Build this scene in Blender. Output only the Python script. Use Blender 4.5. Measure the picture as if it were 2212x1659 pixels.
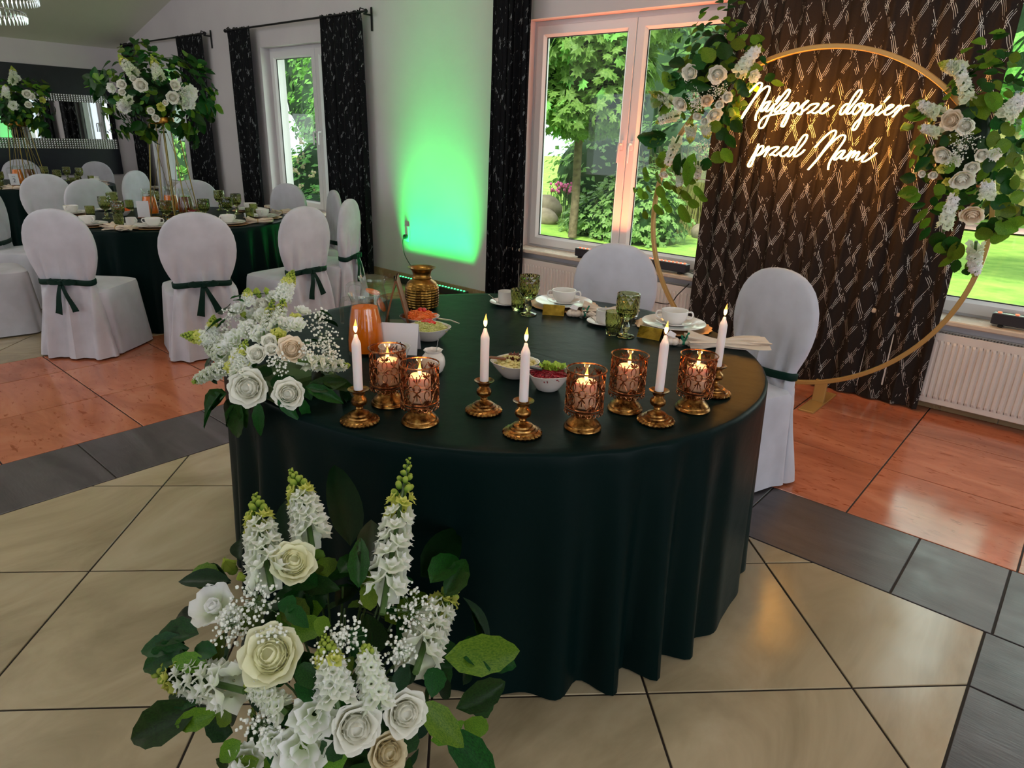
import bpy, bmesh, math, random
from mathutils import Vector, Matrix
from math import sin, cos, pi, sqrt, radians
random.seed(7)
for o in list(bpy.data.objects): bpy.data.objects.remove(o)
S = bpy.context.scene
COL = S.collection
# ---------------------------------------------------------------- camera
cam = bpy.data.objects.new('camera', bpy.data.cameras.new('camera'))
COL.objects.link(cam)
CR = ((0.75189, -0.25152, 0.60943), (0.65848, 0.24054, -0.71313), (0.03278, 0.93748, 0.34648))
cam.matrix_world = Matrix(((*CR[0], 0), (*CR[1], 0), (*CR[2], 1.5), (0, 0, 0, 1)))
cam.data.sensor_width = 36; cam.data.lens = 23.5847
cam.data.clip_start = .05; cam.data.clip_end = 200
S.camera = cam
# ---------------------------------------------------------------- view and world
S.view_settings.view_transform = 'Standard'
S.view_settings.look = 'None'
S.view_settings.gamma = 1
S.view_settings.use_curve_mapping = False
S.view_settings.exposure = -.18
S.cycles.max_bounces = 8; S.cycles.transmission_bounces = 8; S.cycles.transparent_max_bounces = 12
S.cycles.caustics_reflective = False; S.cycles.caustics_refractive = False
S.cycles.sample_clamp_indirect = 4.0
W = bpy.data.worlds.new('sky'); S.world = W; W.use_nodes = True
wn = W.node_tree; wn.nodes.clear()
wo = wn.nodes.new('ShaderNodeOutputWorld'); wb = wn.nodes.new('ShaderNodeBackground')
tcw = wn.nodes.new('ShaderNodeTexCoord'); nzw = wn.nodes.new('ShaderNodeTexNoise'); rmw = wn.nodes.new('ShaderNodeValToRGB')
nzw.inputs['Scale'].default_value = 2.2; nzw.inputs['Detail'].default_value = 5
rmw.color_ramp.elements[0].color = (.62, .76, .95, 1); rmw.color_ramp.elements[0].position = .35
rmw.color_ramp.elements[1].color = (.95, .97, 1, 1); rmw.color_ramp.elements[1].position = .6
wn.links.new(tcw.outputs['Generated'], nzw.inputs['Vector']); wn.links.new(nzw.outputs['Fac'], rmw.inputs['Fac'])
wn.links.new(rmw.outputs['Color'], wb.inputs['Color']); wb.inputs['Strength'].default_value = 2.35
wn.links.new(wb.outputs[0], wo.inputs[0])

def light(name, kind, loc, energy, color, rot=(0, 0, 0), **kw):
    l = bpy.data.lights.new(name, kind); l.energy = energy; l.color = color
    for k, v in kw.items(): setattr(l, k, v)
    o = bpy.data.objects.new(name, l); o.location = loc; o.rotation_euler = rot; COL.objects.link(o)
    return o
light('sun', 'SUN', (0, -10, 20), 7, (1, .97, .9), (radians(38), radians(12), 0), angle=radians(12))
# added fill lights behind and beside the viewer, out of frame
light('front_fill', 'AREA', (-3.0, -5.6, 1.7), 19, (.84, .90, 1), (radians(90), 0, 0), shape='RECTANGLE', size=9.5, size_y=2.0)
light('side_fill', 'AREA', (3.7, .2, 1.6), 66, (.93, .97, 1), (radians(90), 0, radians(90)), shape='RECTANGLE', size=4.0, size_y=2.0)
# added overhead fill lights to brighten the hall, all above the frame
light('overhead_fill', 'POINT', (-1.8, 1.2, 3.45), 44, (1, .97, .95), shadow_soft_size=.15)
light('overhead_fill', 'POINT', (-6.6, -.2, 3.3), 58, (1, .96, .95), shadow_soft_size=.15)
light('overhead_fill', 'POINT', (-9.6, -1.5, 2.7), 62, (1, .96, .94), shadow_soft_size=.15)
# daylight entering by the windows of the back wall
for (x0, x1) in ((-8.0, -6.25), (-3.9, -2.05), (-.95, .9)):
    light('daylight_back', 'AREA', ((x0 + x1) / 2, 5.05, 1.5), 24, (.86, 1, .88), (radians(-90), 0, 0), shape='RECTANGLE', size=x1 - x0, size_y=1.7)
# ---------------------------------------------------------------- helpers
def lin(r, g, b):
    f = lambda c: ((c / 255 + .055) / 1.055) ** 2.4 if c > 10 else c / 255 / 12.92
    return (f(r), f(g), f(b), 1)
class MB:
    """collects geometry for ONE mesh object"""
    def __init__(s): s.v = []; s.f = []; s.m = []; s.uv = None
    def add(s, vs, fs, mi=0):
        o = len(s.v); s.v += [tuple(v) for v in vs]; s.f += [tuple(i + o for i in f) for f in fs]; s.m += [mi] * len(fs); return s
    def box(s, x0, x1, y0, y1, z0, z1, mi=0):
        vs = [(x, y, z) for x in (x0, x1) for y in (y0, y1) for z in (z0, z1)]
        return s.add(vs, [(0, 1, 3, 2), (4, 6, 7, 5), (0, 4, 5, 1), (2, 3, 7, 6), (0, 2, 6, 4), (1, 5, 7, 3)], mi)
    def bbox(s, x0, x1, y0, y1, z0, z1, b=.004, mi=0):   # box with chamfered edges
        pts = []
        for (z, i) in ((z0, b), (z0 + b, 0), (z1 - b, 0), (z1, b)):
            c = b if i else 0
            pts.append([(x0 + c + b, y0 + c, z), (x1 - c - b, y0 + c, z), (x1 - c, y0 + c + b, z), (x1 - c, y1 - c - b, z), (x1 - c - b, y1 - c, z), (x0 + c + b, y1 - c, z), (x0 + c, y1 - c - b, z), (x0 + c, y0 + c + b, z)])
        return s.loft(pts, mi=mi)
    def loft(s, rings, closed=True, caps=True, mi=0):
        n = len(rings[0]); vs = [p for r in rings for p in r]; fs = []
        for i in range(len(rings) - 1):
            for j in range(n if closed else n - 1):
                k = (j + 1) % n
                fs.append((i * n + j, i * n + k, (i + 1) * n + k, (i + 1) * n + j))
        if caps and closed:
            fs.append(tuple(range(n))[::-1]); fs.append(tuple((len(rings) - 1) * n + j for j in range(n)))
        return s.add(vs, fs, mi)
    def lathe(s, prof, n=24, c=(0, 0, 0), fr=None, mi=0, caps=False):
        rings = []
        for i, (r, z) in enumerate(prof):
            ring = []
            for j in range(n):
                a = 2 * pi * j / n; rr = r * (fr(a, z, i) if fr else 1)
                ring.append((c[0] + rr * cos(a), c[1] + rr * sin(a), c[2] + z))
            rings.append(ring)
        return s.loft(rings, caps=caps, mi=mi)
    def tube(s, pts, r, n=8, mi=0, closed=False, caps=True):
        pts = [Vector(p) for p in pts]; N = len(pts); rings = []
        up = None
        for i, p in enumerate(pts):
            if closed: t = pts[(i + 1) % N] - pts[i - 1]
            else: t = pts[min(i + 1, N - 1)] - pts[max(i - 1, 0)]
            if t.length < 1e-9: t = Vector((0, 0, 1))
            t.normalize()
            if up is None:
                up = Vector((0, 0, 1)) if abs(t.z) < .9 else Vector((1, 0, 0))
            a = (up - t * up.dot(t))
            if a.length < 1e-6: a = t.orthogonal()
            a.normalize(); b = t.cross(a); up = a
            rr = r[i] if isinstance(r, (list, tuple)) else r
            rings.append([tuple(p + (a * cos(2 * pi * k / n) + b * sin(2 * pi * k / n)) * rr) for k in range(n)])
        if closed: rings.append(rings[0])
        return s.loft(rings, caps=caps and not closed, mi=mi)
    def ball(s, c, r, n=8, m=5, mi=0, sc=(1, 1, 1)):
        rings = [[(c[0] + r * sc[0] * sin(pi * i / m) * cos(2 * pi * j / n), c[1] + r * sc[1] * sin(pi * i / m) * sin(2 * pi * j / n), c[2] - r * sc[2] * cos(pi * i / m)) for j in range(n)] for i in range(1, m)]
        o = len(s.v); s.loft(rings, caps=False, mi=mi)
        bot = (c[0], c[1], c[2] - r * sc[2]); top = (c[0], c[1], c[2] + r * sc[2])
        k = len(s.v); s.v += [bot, top]
        for j in range(n):
            s.f.append((o + (j + 1) % n, o + j, k)); s.m.append(mi)
            b = o + (m - 2) * n; s.f.append((b + j, b + (j + 1) % n, k + 1)); s.m.append(mi)
        return s
    def tf(s, M, start=0):
        for i in range(start, len(s.v)): s.v[i] = tuple(M @ Vector(s.v[i]))
        return s
    def merge(s, other, M=None, mi=None):
        o = len(s.v)
        s.v += [tuple(M @ Vector(v)) for v in other.v] if M is not None else list(other.v)
        s.f += [tuple(i + o for i in f) for f in other.f]; s.m += other.m if mi is None else [mi] * len(other.f); return s
    def mesh(s, name, mats, smooth=True):
        me = bpy.data.meshes.new(name); me.from_pydata(s.v, [], s.f)
        for m in (mats if isinstance(mats, (list, tuple)) else [mats]): me.materials.append(m)
        if any(s.m): me.polygons.foreach_set('material_index', s.m)
        if smooth is True: me.polygons.foreach_set('use_smooth', [True] * len(me.polygons))
        elif smooth:   # auto smooth by angle
            me.polygons.foreach_set('use_smooth', [True] * len(me.polygons))
            me.set_sharp_from_angle(angle=radians(smooth))
        if s.uv:
            uvl = me.uv_layers.new(name='UVMap'); li = [0] * len(me.loops); me.loops.foreach_get('vertex_index', li)
            flat = []
            for i in li: flat += s.uv[i]
            uvl.data.foreach_set('uv', flat)
        me.update(); return me
    def build(s, name, mats, parent=None, loc=None, smooth=35, kind=None):
        return inst(name, s.mesh(name, mats, smooth), parent, loc, kind)
def inst(name, me, parent=None, loc=None, kind=None, M=None):
    o = bpy.data.objects.new(name, me); COL.objects.link(o)
    if parent is not None: o.parent = parent
    if M is not None: o.matrix_basis = M
    elif loc is not None: o.location = loc
    if kind: o['kind'] = kind
    return o
def tag(o, label, cat, group=None, kind=None):
    o['label'] = label; o['category'] = cat
    if group: o['group'] = group
    if kind: o['kind'] = kind
    return o
def thing(name, label, cat, loc=(0, 0, 0), rz=0, group=None):
    o = bpy.data.objects.new(name, None); COL.objects.link(o); o.location = loc; o.rotation_euler = (0, 0, rz); o.empty_display_size = .1
    return tag(o, label, cat, group)
def struct(name, loc=(0, 0, 0)):
    o = bpy.data.objects.new(name, None); COL.objects.link(o); o.location = loc; o['kind'] = 'structure'; return o
def dup(root, loc, rz, label, group=None):
    r = root.copy(); COL.objects.link(r); r.location = loc; r.rotation_euler = (0, 0, rz); r['label'] = label
    if group: r['group'] = group
    for ch in list(root.children):
        c = ch.copy(); COL.objects.link(c); c.parent = r
        for g in list(ch.children):
            d = g.copy(); COL.objects.link(d); d.parent = c
    return r
def frame(p, d, up=(0, 0, 1), s=1.0):
    """matrix with local +Z along d, local +Y towards up"""
    z = Vector(d).normalized(); y = Vector(up); y = y - z * y.dot(z)
    if y.length < 1e-4: y = z.orthogonal()
    y.normalize(); x = y.cross(z)
    return Matrix(((x.x * s, y.x * s, z.x * s, p[0]), (x.y * s, y.y * s, z.y * s, p[1]), (x.z * s, y.z * s, z.z * s, p[2]), (0, 0, 0, 1)))
def smooth_path(pts, k=5):
    P = [Vector(p) for p in pts]
    if len(P) < 3: return P
    out = []
    for i in range(len(P) - 1):
        p0 = P[max(i - 1, 0)]; p1 = P[i]; p2 = P[i + 1]; p3 = P[min(i + 2, len(P) - 1)]
        for j in range(k):
            t = j / k
            out.append(.5 * (2 * p1 + (p2 - p0) * t + (2 * p0 - 5 * p1 + 4 * p2 - p3) * t * t + (3 * p1 - p0 - 3 * p2 + p3) * t ** 3))
    return out + [P[-1]]
# ---------------------------------------------------------------- materials
class NT:
    def __init__(s, name):
        s.m = bpy.data.materials.new(name); s.m.use_nodes = True; s.t = s.m.node_tree; s.b = s.t.nodes['Principled BSDF']; s.o = s.t.nodes['Material Output']
    def n(s, typ, **kw):
        x = s.t.nodes.new('ShaderNode' + typ)
        for k, v in kw.items():
            if k in x.inputs.keys(): x.inputs[k].default_value = v
            else: setattr(x, k, v)
        return x
    def l(s, a, b): s.t.links.new(a, b)
    def set(s, **kw):
        al = dict(color='Base Color', rough='Roughness', metal='Metallic', spec='Specular IOR Level', trans='Transmission Weight', ior='IOR', coat='Coat Weight', coat_rough='Coat Roughness', sheen='Sheen Weight', sheen_rough='Sheen Roughness', sss='Subsurface Weight', em='Emission Color', es='Emission Strength', alpha='Alpha')
        for k, v in kw.items(): s.b.inputs[al[k]].default_value = v
        return s
    def ramp(s, fac, stops):
        r = s.n('ValToRGB'); e = r.color_ramp.elements
        while len(e) > 1: e.remove(e[-1])
        e[0].position, e[0].color = stops[0]
        for p, c in stops[1:]: e.new(p).color = c
        s.l(fac, r.inputs['Fac']); return r.outputs['Color']
    def math(s, op, a, b=None):
        m = s.n('Math', operation=op)
        for i, x in enumerate((a, b)):
            if x is None: continue
            if isinstance(x, (int, float)): m.inputs[i].default_value = x
            else: s.l(x, m.inputs[i])
        return m.outputs[0]
    def noise(s, scale, detail=3, vec=None, rough=.5, dist=0):
        x = s.n('TexNoise'); x.inputs['Scale'].default_value = scale; x.inputs['Detail'].default_value = detail; x.inputs['Roughness'].default_value = rough; x.inputs['Distortion'].default_value = dist
        if vec is not None: s.l(vec, x.inputs['Vector'])
        return x.outputs['Fac']
    def bump(s, h, strength=.3, dist=.01):
        b = s.n('Bump'); b.inputs['Strength'].default_value = strength; b.inputs['Distance'].default_value = dist
        s.l(h, b.inputs['Height']); s.l(b.outputs[0], s.b.inputs['Normal'])
    def obj(s): return s.n('TexCoord').outputs['Object']
    def pos(s): return s.n('NewGeometry').outputs['Position']
    def rand(s): return s.n('ObjectInfo').outputs['Random']
def simple(name, color, rough=.5, **kw):
    n = NT(name); n.set(color=color, rough=rough, **kw); return n.m
def mottled(name, c0, c1, scale, rough=.5, bump=0, bscale=None, **kw):
    n = NT(name); n.set(rough=rough, **kw)
    f = n.noise(scale, 4, n.pos())
    n.l(n.ramp(f, [(.3, c0), (.7, c1)]), n.b.inputs['Base Color'])
    if bump: n.bump(n.noise(bscale or scale * 8, 3, n.pos()), bump, .002)
    return n.m
def tile_mat(name, cols, rough, stretch=(1, 1, 1), fleck=None, bump=0, vari=.25):
    n = NT(name); n.set(spec=.5)
    ad = n.n('VectorMath', operation='ADD'); n.l(n.pos(), ad.inputs[0])
    sc = n.n('VectorMath', operation='SCALE'); cr = n.n('CombineXYZ'); r = n.rand(); n.l(r, cr.inputs[0]); n.l(r, cr.inputs[1]); n.l(cr.outputs[0], sc.inputs[0]); sc.inputs['Scale'].default_value = 37
    n.l(sc.outputs[0], ad.inputs[1])
    mp = n.n('Mapping'); mp.inputs['Scale'].default_value = stretch; n.l(ad.outputs[0], mp.inputs['Vector'])
    f = n.noise(3.0, 6, mp.outputs[0], .6, 1.2)
    col = n.ramp(f, cols)
    if fleck:
        g = n.noise(26, 3, mp.outputs[0], .6, .6); mx = n.n('Mix', data_type='RGBA')
        n.l(n.ramp(g, [(.60, (0, 0, 0, 1)), (.68, (1, 1, 1, 1))]), mx.inputs[0]); n.l(col, mx.inputs[6]); mx.inputs[7].default_value = fleck; col = mx.outputs[2]
    hs = n.n('HueSaturation'); n.l(col, hs.inputs['Color']); n.l(n.math('ADD', n.math('MULTIPLY', r, vari), 1 - vari / 2), hs.inputs['Value'])
    n.l(hs.outputs[0], n.b.inputs['Base Color'])
    n.l(n.math('ADD', n.math('MULTIPLY', n.noise(9, 3, n.pos()), rough * .8), rough * .6), n.b.inputs['Roughness'])
    if bump: n.bump(n.noise(60, 3, mp.outputs[0]), bump, .001)
    return n.m
M = {}
M['beige_tile'] = tile_mat('beige_tile', [(.3, lin(146, 130, 103)), (.55, lin(176, 159, 130)), (.75, lin(190, 175, 148))], .17, (1, .35, 1), vari=.12)
M['red_tile'] = tile_mat('red_tile', [(.3, lin(160, 90, 64)), (.55, lin(190, 114, 84)), (.75, lin(200, 130, 100))], .15, (.5, 1.4, 1), fleck=lin(150, 76, 44), vari=.12)
M['dark_tile'] = tile_mat('dark_tile', [(.3, lin(54, 49, 51)), (.6, lin(80, 74, 77)), (.8, lin(100, 94, 100))], .36, (.4, 2.2, 1), bump=.5, vari=.2)
M['grout'] = simple('grout', lin(34, 24, 18), .8)
M['wall'] = mottled('wall_plaster', lin(204, 197, 201), lin(211, 205, 208), 1.5, .85, .15, 160)
M['ceiling'] = mottled('ceiling_paint', lin(222, 223, 206), lin(228, 229, 214), 1.2, .9)
M['pvc'] = simple('window_plastic', lin(226, 224, 226), .32)
M['rubber'] = simple('rubber_seal', (.01, .01, .01, 1), .6)
M['sill'] = tile_mat('sill_stone', [(.3, lin(196, 178, 158)), (.7, lin(222, 208, 192))], .25)
M['base'] = tile_mat('baseboard_tile', [(.3, lin(150, 126, 92)), (.7, lin(176, 152, 116))], .25)
M['radiator'] = simple('radiator_enamel', lin(214, 206, 200), .35)
M['black_metal'] = simple('black_metal', (.012, .012, .014, 1), .4, metal=.6)
M['black_plastic'] = simple('black_plastic', (.015, .012, .016, 1), .4)
def thin_glass(name, tint=(1, 1, 1, 1), ior=1.45, rough=0.0):
    n = NT(name); n.t.nodes.remove(n.b)
    tr = n.n('BsdfTransparent'); tr.inputs[0].default_value = tint; gl = n.n('BsdfGlossy'); gl.inputs['Roughness'].default_value = rough
    lw = n.n('LayerWeight'); lw.inputs['Blend'].default_value = .5; mx = n.n('MixShader'); f0 = ((ior - 1) / (ior + 1)) ** 2
    fac = n.math('ADD', n.math('MULTIPLY', n.math('POWER', lw.outputs['Facing'], 4.5), .85), f0)
    n.l(fac, mx.inputs[0]); n.l(tr.outputs[0], mx.inputs[1]); n.l(gl.outputs[0], mx.inputs[2]); n.l(mx.outputs[0], n.o.inputs[0])
    return n.m
M['pane'] = thin_glass('window_pane_glass', (.97, 1, .98, 1))
M['crystal'] = simple('cut_crystal', (.6, .66, .62, 1), .1, metal=1)
M['clear_glass'] = thin_glass('clear_glass', (.95, .97, .95, 1), 1.5)
M['acrylic'] = thin_glass('clear_acrylic', (.96, .95, .92, 1), 1.3)
n = NT('green_glass'); n.set(color=(.60, .64, .32, 1), rough=.03, trans=1, ior=1.48); M['green_glass'] = n.m
def emit(name, col, st):
    n = NT(name); n.set(color=(0, 0, 0, 1), rough=1, em=col, es=st); return n.m
M['neon'] = emit('neon_core', (1, .58, .20, 1), 9)
M['neon_backglow'] = emit('neon_backglow', (1, .40, .05, 1), 85)
M['flame'] = emit('flame', (1, .62, .20, 1), 9)
M['flame_tip'] = emit('flame_tip', (1, .42, .08, 1), 3.0)
M['led_red'] = emit('led_red', (1, .16, .07, 1), 3)
M['led_green'] = emit('led_green', (.06, 1, .25, 1), 5)
M['mirror'] = simple('mirror_glass', (.9, .9, .9, 1), .02, metal=1)
M['panel'] = mottled('dark_wall_panel', (.006, .007, .014, 1), (.012, .013, .022, 1), 6, .35)
M['mosaic'] = simple('silver_mosaic', (.32, .32, .29, 1), .2, metal=1)
def cloth_mat(name, c, rough=.75, sheen=.3, bump=.15, var=.12, **kw):
    n = NT(name); n.set(rough=rough, sheen=sheen, sheen_rough=.4, **kw)
    c0 = tuple(x * (1 - var) for x in c[:3]) + (1,); c1 = tuple(min(1, x * (1 + var)) for x in c[:3]) + (1,)
    n.l(n.ramp(n.noise(6, 4, n.obj()), [(.3, c0), (.7, c1)]), n.b.inputs['Base Color'])
    if bump: n.bump(n.noise(420, 2, n.obj()), bump, .0006)
    return n.m
M['white_cloth'] = cloth_mat('white_chair_cover', lin(193, 192, 202), .85, .2)
n = NT('dark_green_tablecloth'); n.set(color=(.002, .0092, .0088, 1), rough=.40, spec=.06); oc = n.obj(); spo = n.n('SeparateXYZ'); n.l(oc, spo.inputs[0])
def crease(a, b, c): return n.math('LESS_THAN', n.math('ABSOLUTE', n.math('ADD', n.math('ADD', n.math('MULTIPLY', spo.outputs[0], a), n.math('MULTIPLY', spo.outputs[1], b)), c)), .0025)
hh = n.math('ADD', n.math('MULTIPLY', n.noise(380, 2, oc), .15), n.math('MAXIMUM', crease(0, 1, .212), crease(1, 0, .17)))
n.bump(n.math('ADD', hh, n.math('MULTIPLY', n.noise(14, 3, oc), 2.2)), .35, .002); M['green_cloth'] = n.m
M['sash'] = cloth_mat('dark_green_sash', (.0015, .020, .013, 1), .55, .0, .1, spec=.15)
M['napkin'] = cloth_mat('beige_napkin', lin(214, 196, 178), .85, .2)
def curtain_mat(name, base, lines, su, sv, amount, lw=.055, spec=.25, ds=(38, 12, 1)):
    n = NT(name); n.set(rough=.6, spec=spec)
    uv = n.n('TexCoord').outputs['UV']; sp = n.n('SeparateXYZ'); n.l(uv, sp.inputs[0])
    wob = n.math('MULTIPLY', n.math('SUBTRACT', n.noise(9, 2, uv), .5), .25)
    u = n.math('ADD', n.math('DIVIDE', sp.outputs[0], su), wob); v = n.math('DIVIDE', sp.outputs[1], sv)
    tot = None
    for sg in ('ADD', 'SUBTRACT'):
        a = n.math('ABSOLUTE', n.math('SUBTRACT', n.math('FRACT', n.math(sg, u, v)), .5))
        for off in (0.0, .085):
            d = n.math('LESS_THAN', n.math('ABSOLUTE', n.math('SUBTRACT', a, off)), lw * .55)
            tot = d if tot is None else n.math('MAXIMUM', tot, d)
    mp = n.n('Mapping'); mp.inputs['Scale'].default_value = ds; n.l(uv, mp.inputs['Vector'])
    dash = n.math('GREATER_THAN', n.noise(1.0, 3, mp.outputs[0], .7), 1 - amount)
    fac = n.math('MULTIPLY', tot, dash)
    mx = n.n('Mix', data_type='RGBA'); n.l(fac, mx.inputs[0]); mx.inputs[6].default_value = base; mx.inputs[7].default_value = lines
    n.l(mx.outputs[2], n.b.inputs['Base Color']); n.l(n.math('MULTIPLY', fac, .75), n.b.inputs['Metallic'])
    n.l(n.math('SUBTRACT', .62, n.math('MULTIPLY', fac, .25)), n.b.inputs['Roughness'])
    h = n.math('ADD', n.math('MULTIPLY', fac, -.6), n.noise(70, 3, uv)); n.bump(h, .5, .004)
    return n.m
M['curtain'] = curtain_mat('black_patterned_curtain', (.0022, .0026, .0036, 1), (.22, .23, .23, 1), .085, .20, .43, .034, .12)
M['neon_curtain'] = curtain_mat('brown_black_quilted_curtain', (.020, .0145, .012, 1), (.62, .58, .52, 1), .118, .25, .51, .018, .1, (24, 8, 1))
M['gold'] = mottled('aged_brass', lin(190, 140, 62), lin(120, 78, 30), 60, .3, metal=1)
M['dark_gold'] = simple('dark_gold_wire', lin(120, 104, 52), .35, metal=.9)
n = NT('antique_gold'); n.set(metal=1, rough=.3)
n.l(n.ramp(n.noise(45, 5, n.pos(), .65), [(.35, lin(62, 36, 18)), (.52, lin(146, 102, 52)), (.78, lin(214, 172, 104))]), n.b.inputs['Base Color']); M['antique'] = n.m
n = NT('copper_filigree'); n.set(metal=1, rough=.32)
n.l(n.ramp(n.noise(120, 4, n.pos()), [(.35, lin(84, 44, 26)), (.7, lin(196, 128, 84))]), n.b.inputs['Base Color']); M['copper'] = n.m
n = NT('hammered_brass'); n.set(metal=1, rough=.34)
n.l(n.ramp(n.noise(24, 4, n.pos()), [(.3, lin(92, 64, 26)), (.7, lin(178, 134, 64))]), n.b.inputs['Base Color']); M['brass'] = n.m
M['hoop_gold'] = simple('gold_paint', lin(188, 148, 86), .4, metal=.35)
M['holder_glass'] = thin_glass('amber_tinted_glass', (.96, .84, .74, 1), 1.45)
M['wax'] = simple('white_wax', lin(236, 222, 222), .42, sss=.35)
M['wick'] = simple('burnt_wick', (.01, .008, .006, 1), .9)
M['porcelain'] = simple('white_porcelain', lin(232, 228, 224), .12)
M['paper'] = simple('white_paper', lin(226, 224, 232), .7)
M['foil'] = mottled('crinkled_gold_foil', lin(112, 88, 26), lin(172, 140, 54), 30, .25, .6, 60, metal=.9)
M['steel'] = simple('steel', (.7, .7, .7, 1), .2, metal=1)
M['wood'] = mottled('brown_wood', lin(96, 52, 26), lin(132, 78, 42), 14, .4)
n = NT('orange_juice'); n.set(color=lin(252, 122, 6), rough=.15, sss=.2); M['juice'] = n.m
M['cola'] = simple('amber_cola', lin(120, 52, 14), .1, coat=.3)
M['carrot'] = mottled('grated_carrot', lin(226, 92, 26), lin(240, 130, 50), 90, .5)
M['cabbage'] = mottled('shredded_cabbage', lin(170, 176, 84), lin(214, 208, 140), 70, .5)
M['pasta'] = mottled('pasta_salad', lin(196, 184, 110), lin(226, 216, 160), 60, .45)
M['beet'] = mottled('grated_beetroot', lin(110, 14, 30), lin(160, 30, 48), 80, .35)
M['tomato'] = simple('tomato_red', lin(206, 34, 24), .2, coat=.5)
M['lettuce'] = mottled('frilly_lettuce', lin(126, 170, 40), lin(176, 208, 84), 30, .45)
M['dark_lettuce'] = mottled('red_lettuce', lin(70, 22, 24), lin(110, 50, 34), 30, .45)
M['candy'] = simple('cream_wrapper', lin(230, 214, 200), .5)
M['ribbon'] = simple('emerald_ribbon', lin(10, 120, 92), .35)
M['doily'] = simple('gold_lace_doily', lin(206, 158, 110), .4, metal=.5)
M['ink'] = simple('printed_ink', (.02, .02, .05, 1), .8)
M['cable'] = simple('black_cable', (.01, .01, .01, 1), .5)
M['white_cable'] = simple('clear_white_cable', lin(220, 200, 200), .4)
M['socket'] = simple('white_socket_plastic', lin(230, 230, 228), .35)
# petals and leaves
def petal_mat(name, c_in, c_out, sss=.12):
    n = NT(name); n.set(rough=.6, spec=.25)
    g = n.n('TexCoord').outputs['Generated']; sp = n.n('SeparateXYZ'); n.l(g, sp.inputs[0])
    ad = n.math('ADD', sp.outputs[2], n.math('MULTIPLY', n.math('SUBTRACT', n.noise(40, 2, n.obj()), .5), .3))
    col = n.ramp(ad, [(.15, c_in), (.7, c_out)]); n.l(col, n.b.inputs['Base Color'])
    tl = n.n('BsdfTranslucent'); n.l(col, tl.inputs[0]); mx = n.n('MixShader'); mx.inputs[0].default_value = .38
    n.l(n.b.outputs[0], mx.inputs[1]); n.l(tl.outputs[0], mx.inputs[2]); n.l(mx.outputs[0], n.o.inputs[0]); return n.m
M['rose'] = petal_mat('ivory_petal', lin(244, 243, 214), lin(250, 249, 240))
M['garden'] = petal_mat('cream_yellow_petal', lin(250, 247, 205), lin(248, 247, 216))
M['peach'] = petal_mat('peach_petal', lin(250, 236, 196), lin(250, 236, 216))
M['cream'] = petal_mat('cream_petal', lin(222, 206, 160), lin(232, 220, 186))
M['white'] = petal_mat('white_petal', lin(232, 240, 214), lin(252, 252, 252))
M['yellow'] = petal_mat('lime_yellow_petal', lin(196, 206, 90), lin(226, 226, 130))
M['bud'] = petal_mat('lime_bud', lin(110, 148, 50), lin(178, 196, 84))
M['breath'] = simple('babys_breath_white', lin(232, 234, 226), .7)
def leaf_mat(name, c0, c1, rough=.45, tr=.25):
    n = NT(name); n.set(rough=rough, spec=.22)
    hs = n.n('HueSaturation'); col = n.ramp(n.noise(30, 3, n.obj()), [(.3, c0), (.7, c1)]); n.l(col, hs.inputs['Color'])
    n.l(n.math('ADD', n.math('MULTIPLY', n.rand(), .7), .65), hs.inputs['Value']); n.l(n.math('ADD', n.math('MULTIPLY', n.rand(), .04), .48), hs.inputs['Hue'])
    n.l(hs.outputs[0], n.b.inputs['Base Color'])
    tl = n.n('BsdfTranslucent'); n.l(hs.outputs[0], tl.inputs[0]); mx = n.n('MixShader'); mx.inputs[0].default_value = tr
    n.l(n.b.outputs[0], mx.inputs[1]); n.l(tl.outputs[0], mx.inputs[2]); n.l(mx.outputs[0], n.o.inputs[0]); return n.m
M['leaf'] = leaf_mat('rose_leaf', lin(14, 48, 14), lin(32, 82, 24), .42)
M['leaf_light'] = leaf_mat('fresh_leaf', lin(64, 104, 22), lin(108, 138, 36))
M['leaf_dark'] = leaf_mat('dark_leaf', lin(8, 30, 12), lin(18, 52, 20), .42, .1)
M['blade'] = leaf_mat('aspidistra_leaf', lin(4, 22, 7), lin(9, 34, 11), .5, .08)
for _b in [x for x in M['blade'].node_tree.nodes if x.type == 'BSDF_PRINCIPLED']: _b.inputs['Specular IOR Level'].default_value = .08
M['stem'] = simple('green_stem', lin(60, 90, 34), .5)
M['twig'] = simple('brown_twig', lin(70, 52, 30), .7)
# ---------------------------------------------------------------- floor
YW = 4.66; XM = -12.22
def clip(poly, axis, val, keep_less):
    out = []
    for i in range(len(poly)):
        a, b = poly[i], poly[(i + 1) % len(poly)]
        ia = (a[axis] <= val) == keep_less; ib = (b[axis] <= val) == keep_less
        if ia: out.append(a)
        if ia != ib:
            t = (val - a[axis]) / (b[axis] - a[axis]); out.append((a[0] + (b[0] - a[0]) * t, a[1] + (b[1] - a[1]) * t))
    return out
def inset(poly, d):
    c = (sum(p[0] for p in poly) / len(poly), sum(p[1] for p in poly) / len(poly)); n = len(poly); out = []
    for i in range(n):
        p0, p1, p2 = poly[i - 1], poly[i], poly[(i + 1) % n]
        def nrm(a, b):
            dx, dy = b[0] - a[0], b[1] - a[1]; L = sqrt(dx * dx + dy * dy) or 1e-9; return (-dy / L, dx / L)
        n1, n2 = nrm(p0, p1), nrm(p1, p2); k = 1 + n1[0] * n2[0] + n1[1] * n2[1]
        if k < .15: k = .15
        out.append((p1[0] + (n1[0] + n2[0]) / k * d, p1[1] + (n1[1] + n2[1]) / k * d))
    return out
def area(p): return sum(p[i][0] * p[(i + 1) % len(p)][1] - p[(i + 1) % len(p)][0] * p[i][1] for i in range(len(p))) / 2
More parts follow.
